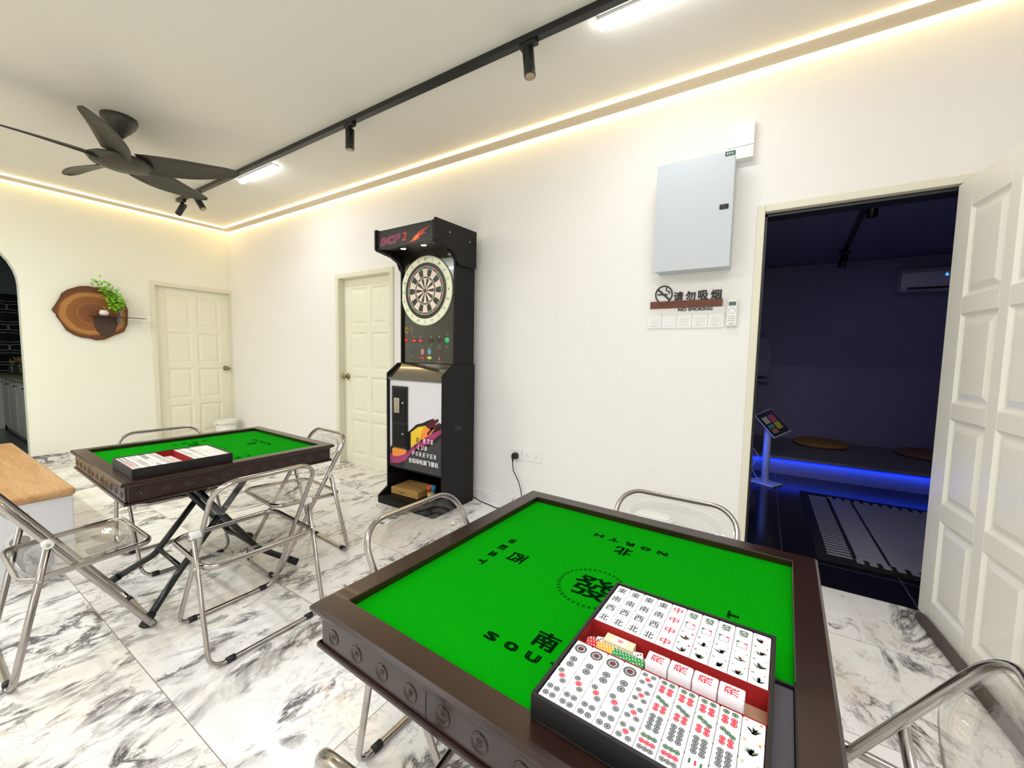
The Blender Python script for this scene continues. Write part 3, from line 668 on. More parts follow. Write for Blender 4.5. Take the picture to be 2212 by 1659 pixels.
# fan
FX, FY, FZ = 2.374, -1.690, 2.573
fan = empty('ceiling_fan', (FX, FY, HC), 0, 'dark bronze ceiling fan with five curved blades', 'ceiling fan')
MB().lathe([(0, 0), (.100, 0), (.102, -.02), (.088, -.055), (.058, -.095), (.030, -.125), (.020, -.138), (0, -.14)], seg=36).build('canopy', 'fan', fan)
MB().cyl((0, 0, -.12), (0, 0, -.275), .014, 14).build('downrod', 'fan', fan)
MB().lathe([(0, -.258), (.03, -.262), (.06, -.275), (.165, -.292), (.185, -.305), (.165, -.330), (.10, -.352), (0, -.358)], seg=40).build('motor_housing', 'fan', fan)
for k in range(5):
    a = R(190.28-72*k); mb = MB(); mb.T = Matrix.Rotation(a, 4, 'Z')
    n = 26; vs = []; fs = []
    for i in range(n+1):
        t = (i/n)**.8; r = .12+t*(.750-.12)
        wdt = (.080+.030*math.sin(PI*min(1, t*1.1)))*(1-.42*t)*(math.sqrt(max(0, 1-max(0, (t-.80)/.20)**2.6)) if t > .8 else 1)+.002
        sweep = .03*math.sin(PI*t); tw = -R(26-12*t); z0 = -.304+.012*t
        for j in (-1, -.5, 0, .5, 1):
            y = sweep+j*wdt; camber = .008*(1-j*j)
            for th in (-.0025, .0025): vs.append((r, sweep+(y-sweep)*math.cos(tw), z0+(y-sweep)*math.sin(tw)+camber+th))
    for i in range(n):
        for j in range(4):
            p = (i*5+j)*2; q = ((i+1)*5+j)*2; fs += [(p, q, q+2, p+2), (p+1, p+3, q+3, q+1)]
        for j in (0, 4):
            p = (i*5+j)*2; q = ((i+1)*5+j)*2; fs.append((p, p+1, q+1, q) if j == 0 else (p, q, q+1, p+1))
    for i in (0, n):
        for j in range(4):
            p = (i*5+j)*2; fs.append((p, p+2, p+3, p+1) if i == 0 else (p, p+1, p+3, p+2))
    mb.add(vs, fs, smooth=True); mb.build('blade', 'fan', fan)

# ------------------------------------------------------------------ folding chairs
CW, RW, SW = .405, .463, .43
def make_chair():
    e = bpy.data.objects.new('folding_chair', None); col.objects.link(e); r = .0098
    P = rounded([(-CW/2, .30, r), (CW/2, .30, r), (CW/2, -.126, .739-r), (-CW/2, -.126, .739-r)], [.055, .055, .085, .085], 8, True)
    MB().tube(P, .0084, 14, True, flat=1.35, pn=(0, .866, .5)).build('back_frame', 'chrome', e)
    P = rounded([(-RW/2, 0, .512), (-RW/2, -.108, r), (RW/2, -.108, r), (RW/2, 0, .512)], .05, 8)
    MB().tube(P, .0084, 14, flat=1.35, pn=(0, .977, -.21)).build('rear_leg_frame', 'chrome', e)
    P = rounded([(-SW/2, -.068, .388), (SW/2, -.068, .388), (SW/2, .300, .405), (-SW/2, .300, .405)], .055, 8, True)
    MB().tube(P, .0080, 14, True, flat=1.45, pn=(0, 0, 1)).build('seat_frame', 'chrome', e)
    for s in (-1, 1):
        h = MB(); h.cyl((s*(CW/2+.004), 0, .514), (s*(RW/2+.011), 0, .514), .0155, 20).build('hinge_disc', 'hub', e, bevel=.002)
        MB().cyl((s*(RW/2+.012), 0, .514), (s*(RW/2+.014), 0, .514), .006, 10).build('rivet', 'steel', e)
        # link between seat frame and rear leg
        MB().cyl((s*(SW/2-.003), -.028, .389), (s*(RW/2+.012), -.028, .389), .006, 10).build('seat_pin', 'steel', e)
        MB().cyl((s*.135, .30, .0112), (s*.165, .30, .0112), .0128, 14).build('rubber_foot', 'rubber', e)
        MB().cyl((s*.145, -.108, .0112), (s*.175, -.108, .0112), .0128, 14).build('rubber_foot', 'rubber', e)
    def sheet(cen, ux, uy, a, b, dish, nx=40, ny=28, th=.005, rc=.25, ell=(.80, .74)):
        mb = MB(); cen = Vector(cen); ux = Vector(ux); uy = Vector(uy); nz = ux.cross(uy); vs = []; fs = []
        def d(p, q):
            rr = (abs(p)/ell[0])**2.4+(abs(q)/ell[1])**2.4
            t = max(0, min(1, (1.0-rr)/.20)); return -1.25*dish*t*t*(3-2*t)
        for lay in (0, 1):
            for j in range(ny+1):
                for i in range(nx+1):
                    p, q = 2*i/nx-1, 2*j/ny-1
                    # squircle mapping gives rounded corners
                    X = p*math.sqrt(1-rc*q*q*p*p*.5); Y = q*math.sqrt(1-rc*p*p*q*q*.9)
                    vs.append(cen+ux*X*a+uy*Y*b+nz*(d(p, q)+(th if lay else 0)))
        W2 = nx+1; L = W2*(ny+1)
        for j in range(ny):
            for i in range(nx):
                k = j*W2+i; fs.append((k, k+W2, k+W2+1, k+1)); fs.append((L+k, L+k+1, L+k+W2+1, L+k+W2))
        for i in range(nx): fs.append((i, i+1, L+i+1, L+i)); k = ny*W2+i; fs.append((k, L+k, L+k+1, k+1))
        for j in range(ny): k = j*W2; fs.append((k, L+k, L+k+W2, k+W2)); k = j*W2+nx; fs.append((k, k+W2, L+k+W2, L+k))
        mb.add(vs, fs, smooth=True); return mb
    sl = (.405-.388)/.368
    sheet((0, .116, .3995), (1, 0, 0), Vector((0, 1, sl)).normalized(), SW/2-.004, .180, .014).build('seat', 'acrylic', e)
    dv = Vector((0, -.426, .739)).normalized()
    c = Vector((0, -.126, .739-.0098)) - dv*.093
    sheet(c+Vector((0, .004, 0)), (1, 0, 0), dv, CW/2-.003, .088, -.014, ny=14, rc=.5).build('backrest', 'acrylic', e)
    return e
ch0 = make_chair()
CG = 'clear folding chairs round the two game tables'
CH = [ (4.5506, -1.8626, 179.0, 'clear folding chair in full view on the near side of the far game table'),
       (3.9753, -2.4146, 89.7, 'clear folding chair at the left edge seen from its side'),
       (4.043, -1.3076, -94.7, 'clear folding chair at the far game table nearest the dart machine'),
       (3.3462, -1.7928, -3.2, 'clear folding chair behind the far game table below the wood slice'),
       (5.545, -1.790, -2.0, 'clear folding chair tucked under the left edge of the near game table'),
       (6.1429, -1.313, -90.5, 'clear folding chair between the near game table and the socket wall'),
       (6.640, -1.8496, 172.8, 'clear folding chair at the bottom right beside the open door'),
       (6.0994, -2.3117, 93.0, 'clear folding chair at the bottom edge with only its back corner in view')]
for i, (x, y, a, lab) in enumerate(CH):
    c = ch0 if i == 0 else copy_tree(ch0)
    c.location = (x, y, 0); c.rotation_euler = (0, 0, R(a-90)); tag(c, lab, 'chair', CG)

# ------------------------------------------------------------------ mahjong tables
def make_table():
    e = bpy.data.objects.new('mahjong_table', None); col.objects.link(e); S = .45; I = .393; Z = .708
    mb = MB()
    def ring(h, z): return [(-h, -h, z), (h, -h, z), (h, h, z), (-h, h, z)]
    prof = [(I, .686), (I, Z-.002), (I+.002, Z), (S-.006, Z), (S, Z-.006), (S, Z-.012), (S-.004, Z-.018), (S-.012, Z-.020), (S-.016, Z-.026), (I+.01, Z-.026)]
    vs = [p for h, z in prof for p in ring(h, z)]; n = len(prof)
    fs = [(i*4+j, i*4+(j+1) % 4, ((i+1) % n)*4+(j+1) % 4, ((i+1) % n)*4+j) for i in range(n) for j in range(4)]
    fs = [f[::-1] for f in fs]
    mb.add(vs, fs); mb.build('rail', 'tablewood', e)
    # printed characters
    p = MB().box((-I-.004, -I-.004, .668), (I+.004, I+.004, .690), 0); p.mi = 1; z = .6904
    def put(t, x, y, r, u, w, h): p.text(t, (x, y, z), r, u, w, h, bold=0 if t == 'x' else w*(.085 if ord(t) < 200 else .035))
    X, Y = Vector((1, 0, 0)), Vector((0, 1, 0))
    p.text('發', (0, -.01, z), X, Y, .098, .094, bold=.0016)
    for k in range(40):
        a = 2*PI*k/40; put('x', .080*math.cos(a), -.01+.080*math.sin(a), Vector((-math.sin(a), math.cos(a), 0)), Vector((-math.cos(a), -math.sin(a), 0)), .0085, .0085)
    def side(word, ch, rv, uv, dw=.270, dc=.215):
        n = len(word)
        for i, L in enumerate(word): put(L, *(uv*-dw + rv*((i-(n-1)/2)*.047)).to_2d(), rv, uv, .029, .024)
        put(ch, *(uv*-dc).to_2d(), rv, uv, .050, .050)
    side('SOUTH', '南', X, Y, .283, .232); side('NORTH', '北', -X, -Y, .262, .208); side('WEST', '西', -Y, X, .288, .222); side('EAST', '東', Y, -X, .288, .222)
    p.build('playing_surface', ['felt', 'print'], e)
    # apron with ring recesses
    A = .428
    mb = MB()
    for s in (-1, 1):
        mb.box((-A, s*A-.008, .622), (A, s*A+.008, .684)); mb.box((s*A-.008, -A, .622), (s*A+.008, A, .684))
        mb.box((-A-.012, s*(A+.004)-.010, .612), (A+.012, s*(A+.004)+.010, .622)); mb.box((s*(A+.004)-.010, -A-.012, .612), (s*(A+.004)+.010, A+.012, .622))
    mb.build('apron', 'tablewood', e, bevel=.0025)
    mb = MB().box((-.42, -.42, .625), (.42, .42, .667)); mb.build('underframe', 'blackmatte', e)
    base = None
    for sd in range(4):
        T = Matrix.Rotation(sd*PI/2, 4, 'Z')
        for k in range(11):
            if base is None:
                b = MB(); b.lathe([(.0170, 0), (.0165, -.0016), (.0140, -.0016), (.0120, .0008), (.008, .0008), (.005, -.0022), (0, -.0032)], (0, 0, 0), 20, axis='y')
                base = b.build('ring_pull', 'tablewood', e); o = base
            else: o = base.copy(); col.objects.link(o)
            x = -.385+.077*k; o.matrix_local = T @ Matrix.Translation((x, -A-.008, .652))
        for x in (-.385+.077*3.5, -.385+.077*6.5):
            b = MB(); b.T = T; b.box((x-.0008, -A-.0088, .623), (x+.0008, -A-.006, .684)); b.build('drawer_gap', 'black', e)
    # crossed steel legs
    for s in (-1, 1):
        for x in (-1, 1):
            fx, bx = x*.285, x*.165 + s*.012
            pts = rounded([(fx, s*.335-.03, .018), (bx, s*.175-.03, .135), (bx, -s*.17, .615)], .10, 8)
            MB().tube(pts, .0155, 12).build('leg', 'leg', e)
            d = (Vector((bx, s*.175-.03, .135))-Vector((fx, s*.335-.03, .018))).normalized(); a = Vector((fx, s*.335-.03, .018))
            MB().cyl(a-d*.006, a+d*.05, .0185, 12).build('foot_cap', 'rubber', e)
        MB().cyl((-.16+s*.012, s*.158-.03, .16), (.16+s*.012, s*.158-.03, .16), .011, 10).build('crossbar', 'leg', e)
        MB().cyl((-.17, -s*.17, .608), (.17, -s*.17, .608), .011, 10).build('crossbar', 'leg', e)
    return e
t1 = make_table(); t1.location = (6.0725, -1.8264, 0); t1.rotation_euler = (0, 0, -.0402)
tag(t1, 'green felt mahjong table nearest the camera with open tile case on its corner', 'table', 'mahjong tables')
t2 = copy_tree(t1); t2.location = (3.863, -1.7715, 0); t2.rotation_euler = (0, 0, -.0296)
tag(t2, 'green felt mahjong table farther away near the wooden bench', 'table', 'mahjong tables')

# ------------------------------------------------------------------ mahjong cases and tiles
TW, TL, TT, GP = .0279, .0344, .0205, .069
def make_case():
    e = bpy.data.objects.new('mahjong_case', None); col.objects.link(e)
    hx, hy = TW*5+.001, TL*4+GP/2+.001; H = .0400
    mb = MB(); o = .006
    mb.box((-hx-o, -hy-o, 0), (hx+o, hy+o, .003))
    for s in (-1, 1):
        mb.box((-hx-o, min(s*hy, s*(hy+o)), .003), (hx+o, max(s*hy, s*(hy+o)), H)); mb.box((min(s*hx, s*(hx+o)), -hy, .003), (max(s*hx, s*(hx+o)), hy, H))
    mb.build('case_shell', 'leather', e, bevel=.0012)
    mb = MB()
    for s in (-1, 1):
        mb.box((-hx, s*(GP/2)-.0012+s*.0, .004), (hx, s*(GP/2)+.0, .0375)) if s > 0 else mb.box((-hx, -GP/2, .004), (hx, -GP/2+.0012, .0375))
        a, b = sorted((s*GP/2, s*hy)); mb.box((-hx, a, .003), (hx, b, H-.0025-TT-.0003))
    for s in (-1, 1): mb.box((s*hx-.0008 if s > 0 else -hx, -GP/2, .004), (hx if s > 0 else -hx+.0008, GP/2, .037))
    mb.build('velvet_lining', 'redfelt', e)
    MB().box((-hx, -GP/2+.0012, .003), (hx, GP/2-.0012, .0038)).build('tray_floor', 'beige', e)
    for s in (-1, 1):
        MB().box((-hx-o-.002, s*.09-.008, H*.55), (-hx-o, s*.09+.008, H*.85)).build('latch', 'brass', e)
    return e
MS = ['tile', 'inkblack', 'inkgreen', 'inkred', 'inkgrey', 'inkorange']
ZF = TT+.00012
def tile_mb():
    mb = MB(); a, b, r = TW/2-.0003, TL/2-.0003, .0022
    def loop(i, z):
        out = []
        for cx, cy2, a0 in ((a-r, b-r, 0), (-a+r, b-r, 90), (-a+r, -b+r, 180), (a-r, -b+r, 270)):
            for k in range(3): an = R(a0+45*k); out.append((cx+(r-i)*math.cos(an), cy2+(r-i)*math.sin(an), z))
        return out
    L = [loop(.0008, 0), loop(0, .001), loop(0, TT-.0016), loop(.0006, TT-.0004), loop(.0016, TT)]
    vs = [p for l in L for p in l]; n = 12
    fs = [(i*n+j, i*n+(j+1) % n, (i+1)*n+(j+1) % n, (i+1)*n+j) for i in range(4) for j in range(n)]+[tuple(range(n))[::-1], tuple(4*n+j for j in range(n))]
    mb.add(vs, fs, 0, False); return mb
def dot(mb, x, y, r, mi):
    n = 12
    for (ra, rb, m2) in ((.62, 1, mi), (0, .52, mi)):
        vs = []; fs = []
        for i in range(n):
            an = 2*PI*i/n; vs += [(x+r*ra*math.cos(an), y+r*ra*math.sin(an)*1, ZF), (x+r*rb*math.cos(an), y+r*rb*math.sin(an), ZF)]
        for i in range(n): j = (i+1) % n; fs.append((2*i, 2*i+1, 2*j+1, 2*j))
        mb.add(vs, fs, m2)
X3, Y3 = (1, 0, 0), (0, 1, 0)
def tile_mesh(kind):
    if kind in tile_mesh.c: return tile_mesh.c[kind]
    mb = tile_mb(); t, v = kind.split(':')
    if t == 'c':
        mi = {'中': 3, '發': 2, '飛': 3}.get(v, 1); mb.text(v, (0, 0, ZF), X3, Y3, .0165, .0190, mi, bold=.0003)
    elif t == 'w':
        for (x, y, a, b, mi) in ((-.0075, 0, .0009, .016, 2), (.0075, 0, .0009, .016, 3), (0, .008, .0159, .0009, 3), (0, -.008, .0159, .0009, 1)):
            mb.box((x-a/2, y-b/2, TT), (x+a/2, y+b/2, ZF), mi)
        mb.box((-.009, .0055, TT), (-.0045, .0095, ZF), 2); mb.box((.003, .005, TT), (.0075, .0085, ZF), 3)
    elif t == 'd':
        n = int(v)
        if n == 1:
            dot(mb, 0, 0, .0105, 4); dot(mb, 0, 0, .0048, 3)
        else:
            L = {2: [(0, .0065, 4), (0, -.0065, 4)], 3: [(-.0055, .009, 4), (0, 0, 3), (.0055, -.009, 4)], 4: [(s*.0055, q*.007, 4) for s in (-1, 1) for q in (-1, 1)],
                 5: [(s*.0062, q*.0085, 4) for s in (-1, 1) for q in (-1, 1)]+[(0, 0, 3)], 6: [(s*.0055, .0095, 2) for s in (-1, 1)]+[(s*.0055, q, 3) for s in (-1, 1) for q in (-.0085, -.001)],
                 7: [(-.006, .0115, 2), (0, .008, 2), (.006, .0045, 2)]+[(s*.0048, q, 3) for s in (-1, 1) for q in (-.0105, -.0035)], 8: [(s*.0048, -.0108+.0072*i, 4) for s in (-1, 1) for i in range(4)],
                 9: [(.0068*i, .0095, 2) for i in (-1, 0, 1)]+[(.0068*i, 0, 3) for i in (-1, 0, 1)]+[(.0068*i, -.0095, 4) for i in (-1, 0, 1)]}[n]
            rr = {2: .0062, 3: .0048, 4: .0048, 5: .0042, 6: .0043, 7: .0039, 8: .0041, 9: .0037}[n]
            for x, y, mi in L: dot(mb, x, y, rr, mi)
    elif t == 'b':
        n = int(v); g = {2: [(0, 1), (0, -1)], 3: [(0, 1), (-1, -1), (1, -1)], 4: [(-1, 1), (1, 1), (-1, -1), (1, -1)], 5: [(-1, 1), (1, 1), (0, 0), (-1, -1), (1, -1)], 6: [(i, j) for i in (-1, 0, 1) for j in (-1, 1)]}.get(n, [(i, j) for i in (-1, 0, 1) for j in (-1, 0, 1)][:n])
        for i, (x, y) in enumerate(g): mb.box((x*.0065-.0012, y*.0085-.0036, TT), (x*.0065+.0012, y*.0085+.0036, ZF), 2 if i % 3 else 3)
    elif t == 'f':
        rnd = random.Random(v); mb.text(v[-1] if v[-1].isdigit() else '1', (.0085, .0115, ZF), X3, Y3, .003, .0045, 5 if v[0] == 'z' else 3)
        mb.text(v[0] if ord(v[0]) > 200 else '春', (-.0085, .0115, ZF), X3, Y3, .0048, .0048, 5 if v[-1] == 'o' else 1)
        for k in range(9):
            a = rnd.uniform(.1, PI-.1); l = rnd.uniform(.008, .0125); bx = rnd.uniform(-.002, .002)
            p = [(bx, -.009, ZF), (bx+l*.6*math.cos(a), -.009+l*.7*math.sin(a), ZF), (bx+l*math.cos(a)*1.1, -.009+l*math.sin(a)*1.2, ZF)]
            wv = .0009; mb.add([(p[0][0]-wv, p[0][1], ZF), (p[0][0]+wv, p[0][1], ZF), (p[1][0]+wv*1.5, p[1][1], ZF), (p[2][0], p[2][1], ZF), (p[1][0]-wv*1.5, p[1][1], ZF)], [(0, 1, 2, 3, 4)], 1 if k % 3 == 0 else 2)
        dot(mb, .001, -.002, .0026, 3)
    me = mb.build('mahjong_tile', MS); d = me.data; bpy.data.objects.remove(me); tile_mesh.c[kind] = d; return d
tile_mesh.c = {}
DESC = {'c:東': 'black 東', 'c:南': 'black 南', 'c:西': 'black 西', 'c:北': 'black 北', 'c:中': 'red 中', 'c:發': 'green 發', 'c:飛': 'red 飛', 'w:0': 'square outline'}
def desc(k):
    if k in DESC: return DESC[k]+(' character' if k[0] == 'c' else '')
    t, v = k.split(':')
    return {'d': v+'-circle', 'b': v+'-bamboo', 'f': 'flower picture'}[t]
UP = [['c:東']*4+['c:中']+['c:發']*4+['f:竹9'], ['c:南']*4+['c:中']+['w:0']*4+['f:鳥8'], ['c:西']*4+['c:中', 'f:梅1', 'f:蘭2', 'f:菊3', 'f:竹4', 'f:魚7'], ['c:北']*4+['c:中', 'f:春1', 'f:夏2', 'f:秋3', 'f:冬4', 'f:貓6']]
LO = [['d:1']*4+['d:5']+['d:6']*4+['f:z1o'], ['d:2']*4+['d:5']+['d:7']*4+['f:z2o'], ['d:3']*4+['d:5']+['d:8']*4+['f:z3o'], ['d:4']*4+['d:5']+['d:9', 'd:9', 'b:6', 'b:6']+['f:z4o']]
ORD = ['first', 'second', 'third', 'fourth', 'fifth', 'sixth', 'seventh', 'eighth', 'ninth', 'tenth']
def place(kind, T, loc, rz, label, group):
    o = bpy.data.objects.new('mahjong_tile', tile_mesh(kind)); col.objects.link(o)
    o.matrix_world = T @ Matrix.Translation(loc) @ Matrix.Rotation(rz, 4, 'Z'); tag(o, label, 'mahjong tile', group); return o
def fill(T, where, up_rows, lo_rows, fmt):
    z = .040-.0025-TT
    for blk, rows in ((0, up_rows), (1, lo_rows)):
        for r_, row in enumerate(rows):
            for c_i, k in enumerate(row):
                y = (GP/2+TL*(3.5-r_)) if blk == 0 else (-GP/2-TL*(r_+.5)); x = TW*(c_i-4.5)
                place(k, T, (x, y, z), 0, fmt(blk, r_, c_i, k), 'mahjong tiles in the '+where+' case')
def rigid(x, y, z, rz, ry=0): return Matrix.Translation((x, y, z)) @ Matrix.Rotation(rz, 4, 'Z') @ Matrix.Rotation(ry, 4, 'Y')
T1 = rigid(6.281, -2.0627, .7085, -.0424)
case1 = make_case(); case1.matrix_world = T1; tag(case1, 'open black mahjong case with red lining on the near green table', 'mahjong case', 'open mahjong cases')
fill(T1, 'near', UP, LO, lambda b, r, c, k: f"white {desc(k)} tile, near case, {'back' if b == 0 else 'front'} block, {ORD[r]} row, {ORD[c]} from left")
T2 = rigid(4.118, -2.006, .7085, -.036, 0)
RB = [['b:2']*4+['b:5']*2+['b:6']*4, ['b:3']*4+['b:5']*2+['b:4']*4, ['c:萬']*4+['d:3']*2+['c:九']*4, ['c:五']*4+['d:2']*2+['c:七']*4]
RA = [['c:東']*4+['c:南']*4+['c:西']*2, ['c:一']*4+['c:二']*4+['c:西']*2, ['c:三']*4+['c:四']*4+['c:北']*2, ['d:4']*4+['d:6']*4+['c:北']*2]
case2 = copy_tree(case1); case2.matrix_world = T2; tag(case2, 'open black mahjong case with red lining on the far green table', 'mahjong case', 'open mahjong cases')
fill(T2, 'far', RB, RA, lambda b, r, c, k: f"small tile, far case, {'right' if b == 0 else 'left'} block, {ORD[r]} row from {'its right end' if b == 0 else 'the gap'}, {ORD[9-c]} from front")
# things in the near case's gap
for i in range(4):
    x = -.0105+.0352*i
    place('c:飛', T1, (x, -.0095, .0043), R(90), f'lower white joker tile of the {ORD[i]} pair from left in near case gap', 'joker tiles in the near case gap')
    place('c:飛', T1, (x, -.0095, .0043+TT), R(90), f'upper white tile with red 飛, {ORD[i]} from left in near case gap', 'joker tiles in the near case gap')
xx = -.1285
ci = 0; base = {}
for colr, n in (('red', 8), ('yellow', 12), ('green', 22)):
    for k in range(n):
        if colr not in base:
            mb = MB(); mb.lathe([(0, 0), (.0145, 0), (.0152, .0003), (.0152, .0020), (.0145, .0023), (0, .0023)], seg=24, axis='x')
            for q in range(8):
                a = 2*PI*q/8+.2*ci; mb.box((.0004, .0148*math.cos(a)-.001, .0148*math.sin(a)-.001), (.0019, .0148*math.cos(a)+.001, .0148*math.sin(a)+.001), 1)
            o = mb.build('poker_chip', ['chip'+colr, 'white']); base[colr] = o
        else: o = base[colr].copy(); col.objects.link(o)
        o.matrix_world = T1 @ Matrix.Translation((xx, -.0170+(0.0004*(k % 3)), .0200)) @ Matrix.Rotation(.35*k, 4, 'X')
        tag(o, f'{colr} poker chip, number {k+1} from left among the {colr} ones in the near case', 'poker chip', 'poker chips in the near case'); xx += .00236; ci += 1
def die(T, loc, m, label, s=.0062, rz=.3, pips=3):
    mb = MB().box((-s, -s, 0), (s, s, 2*s)); o = mb.build('dice', [m, 'black'], bevel=.0018, seg=3)
    me = MB(); me.box((-s, -s, 0), (s, s, 2*s), 0)
    for q in ((-1, 0, 1) if pips == 3 else (0,)): me.disc((q*s*.5, q*s*.3, 2*s+.0001), s*.2, 'z', 10, 1)
    bpy.data.objects.remove(o); o = me.build('dice', [m, 'black'], bevel=.0012)
    o.matrix_world = T @ Matrix.Translation(loc) @ Matrix.Rotation(rz, 4, 'Z'); return tag(o, label, 'dice')
die(T1, (-.048, .012, .004), 'white', 'white dice with black pips behind the green poker chips', .0085)
die(T1, (-.116, .014, .004), 'white', 'white dice half hidden behind the red poker chips', .0075)
mb = MB().box((-.026, -.011, 0), (.026, .011, .022), 0); mb.box((-.010, -.0085, .022), (.012, .0085, .0223), 1); mb.text('東', (.001, 0, .0225), X3, Y3, .012, .009, 2)
o = mb.build('wind_marker', ['ivory', 'white', 'inkred'], bevel=.002); o.matrix_world = T1 @ Matrix.Translation((-.083, .019, .004)); tag(o, 'ivory wind marker block with red character behind the yellow chips', 'wind marker')
# things in the far case's gap
for i in range(4):
    place('c:飛', T2, (.07-.0352*i*1.2, -.006, .0045), R(90), f'white joker tile lying flat, {ORD[i]} from front in far case gap', 'joker tiles in the far case gap')
for i in range(5):
    die(T2, (.118-.0142*(i % 3), .012-.016*(i//3)*0+(-.012 if i > 2 else .004)*1+.004, .0046+.02*(1 if i > 2 else 0)*0+.0), 'dice_green', f'pale green dice, {ORD[i]} of the clump at the front of the far case gap', .0062, .4*i, 1)
# lid of the near case under it
LT = rigid(6.312, -2.066, .6903, -.0424)
ld = empty('case_lid', (0, 0, 0)); ld.matrix_world = LT; tag(ld, 'grey lined black case lid lying under the near mahjong case', 'case lid')
mb = MB().box((-.147, -.128, 0), (.147, .128, .003)); t_ = .004
for s in (-1, 1):
    mb.box((-.147, min(s*.128, s*.124), .003), (.147, max(s*.128, s*.124), .0175)); mb.box((min(s*.147, s*.143), -.124, .003), (max(s*.147, s*.143), .124, .0175))
mb.build('lid_shell', 'leather', ld, bevel=.001)
MB().box((-.142, -.123, .003), (.142, .123, .011)).build('lid_lining', 'lidgrey', ld)

# ------------------------------------------------------------------ dart machine
dm = empty('dart_machine', (4.05, -.05, 0), 0, 'tall black electronic dart machine standing against the back wall', 'dart machine')
XL, XR = -.315, .312; ox, oy = 4.05, -.05
def Lx(x): return x-ox
def Ly(y): return y-oy
prof = [(0, 0), (-.46, 0), (-.46, .0)]
side_prof = [(-.02, 0), (-.50, 0), (-.50, .06), (-.405, .115), (-.405, 1.07), (-.29, 1.152), (-.27, 1.152), (-.02, 1.152)]
up_prof = [(-.02, 1.15), (-.262, 1.15), (-.262, 1.95), (-.30, 1.99), (-.38, 2.02), (-.50, 2.04), (-.50, 2.19), (-.02, 2.20)]
for nm, s in (('side_panel', -1), ('side_panel', 1)):
    mb = MB(); x = XL if s < 0 else XR-.02
    mb.prism([(x, y, z) for y, z in side_prof], (.02, 0, 0)); x2 = x+.012 if s < 0 else x-.012
    mb.prism([(x2, y, z) for y, z in up_prof], (.02, 0, 0))
    mb.build(nm, 'blackmatte', dm, bevel=.004)
    hp = [(-.51, 2.195), (-.505, 2.20), (-.03, 2.215), (-.03, 1.925), (-.24, 1.915), (-.262, 1.94), (-.285, 1.985), (-.35, 2.015), (-.49, 2.035), (-.51, 2.045)]
    mb = MB(); x3 = x-.002 if s < 0 else x+.012-.02+.012
    mb.prism([(XL-.012 if s < 0 else XR-.008, y, z) for y, z in hp], (.02, 0, 0)); hd = mb.build('head_side', 'blackmatte', dm, bevel=.006, seg=3)
    mb = MB()
    for (y, z) in ((-.36, 2.13), (-.12, 2.115)): mb.cyl(((XR+.012) if s > 0 else XL-.013, y, z), ((XR+.0145) if s > 0 else XL-.0115, y, z), .006, 12)
    mb.build('screw', 'steel', hd)
mb = MB(); mb.box((XL+.02, -.05, 0), (XR-.02, -.03, 2.18)); mb.box((XL+.02, -.50, 0), (XR-.02, -.05, .055)); mb.box((XL+.02, -.38, .275), (XR-.02, -.05, .30)); mb.box((XL+.03, -.49, 2.17), (XR-.03, -.05, 2.19))
mb.build('carcass', 'blackmatte', dm)
mb = MB(); mb.box((XL+.02, -.505, .0), (XR-.02, -.50, .055)); mb.build('kick_board', 'blackmatte', dm)
# curved underside of the head
mb = MB(); pr = [(-.235, 2.062), (-.36, 2.060), (-.48, 2.046)]
for i in range(2): mb.add([(XL+.03, *pr[i]), (XR-.03, *pr[i]), (XR-.03, *pr[i+1]), (XL+.03, *pr[i+1])], [(0, 1, 2, 3)])
mb.build('head_underside', 'black', dm)
mb = MB()
for x in (-.12, .10): mb.lathe([(.0, -.0), (.020, -.001), (.022, .004)], (x, -.40, 2.054), 20)
mb.build('downlight', 'lampglow', dm)
# marquee
mq = MB(); mq.box((XL+.02, -.495, 2.045), (XR-.02, -.48, 2.185)); mq = mq.build('marquee', 'black', dm, bevel=.003)
mb = MB(); y = -.4958; X_, Z_ = (1, 0, 0), (0, 0, 1)
SH = (.22, 0, 1)
uvn = Vector((.25, 0, 1))
for i, L in enumerate('DCF'):
    c = (-.235+.075*i, y, 2.100+.004*i)
    mb.text(L, c, X_, uvn, .066, .068, 0, bold=.006); mb.text(L, (c[0], y-.0006, c[2]), X_, uvn, .060, .062, 1, bold=.0028)
mb.text('2', (-.002, y, 2.112), X_, uvn, .050, .064, 2, bold=.003)
def blob(mb, pts, y, mi): mb.add([(p[0], y, p[1]) for p in pts], [tuple(range(len(pts)))], mi)
blob(mb, [(.045, 2.055), (.10, 2.10), (.16, 2.13), (.26, 2.155), (.19, 2.12), (.22, 2.11), (.15, 2.09), (.16, 2.075), (.10, 2.062)], y, 2)
blob(mb, [(.075, 2.066), (.11, 2.095), (.16, 2.115), (.14, 2.09), (.12, 2.075)], y-.0003, 3)
mb.build('marquee_lettering', ['neonpink', 'maroon', 'cred', 'orange'], mq)
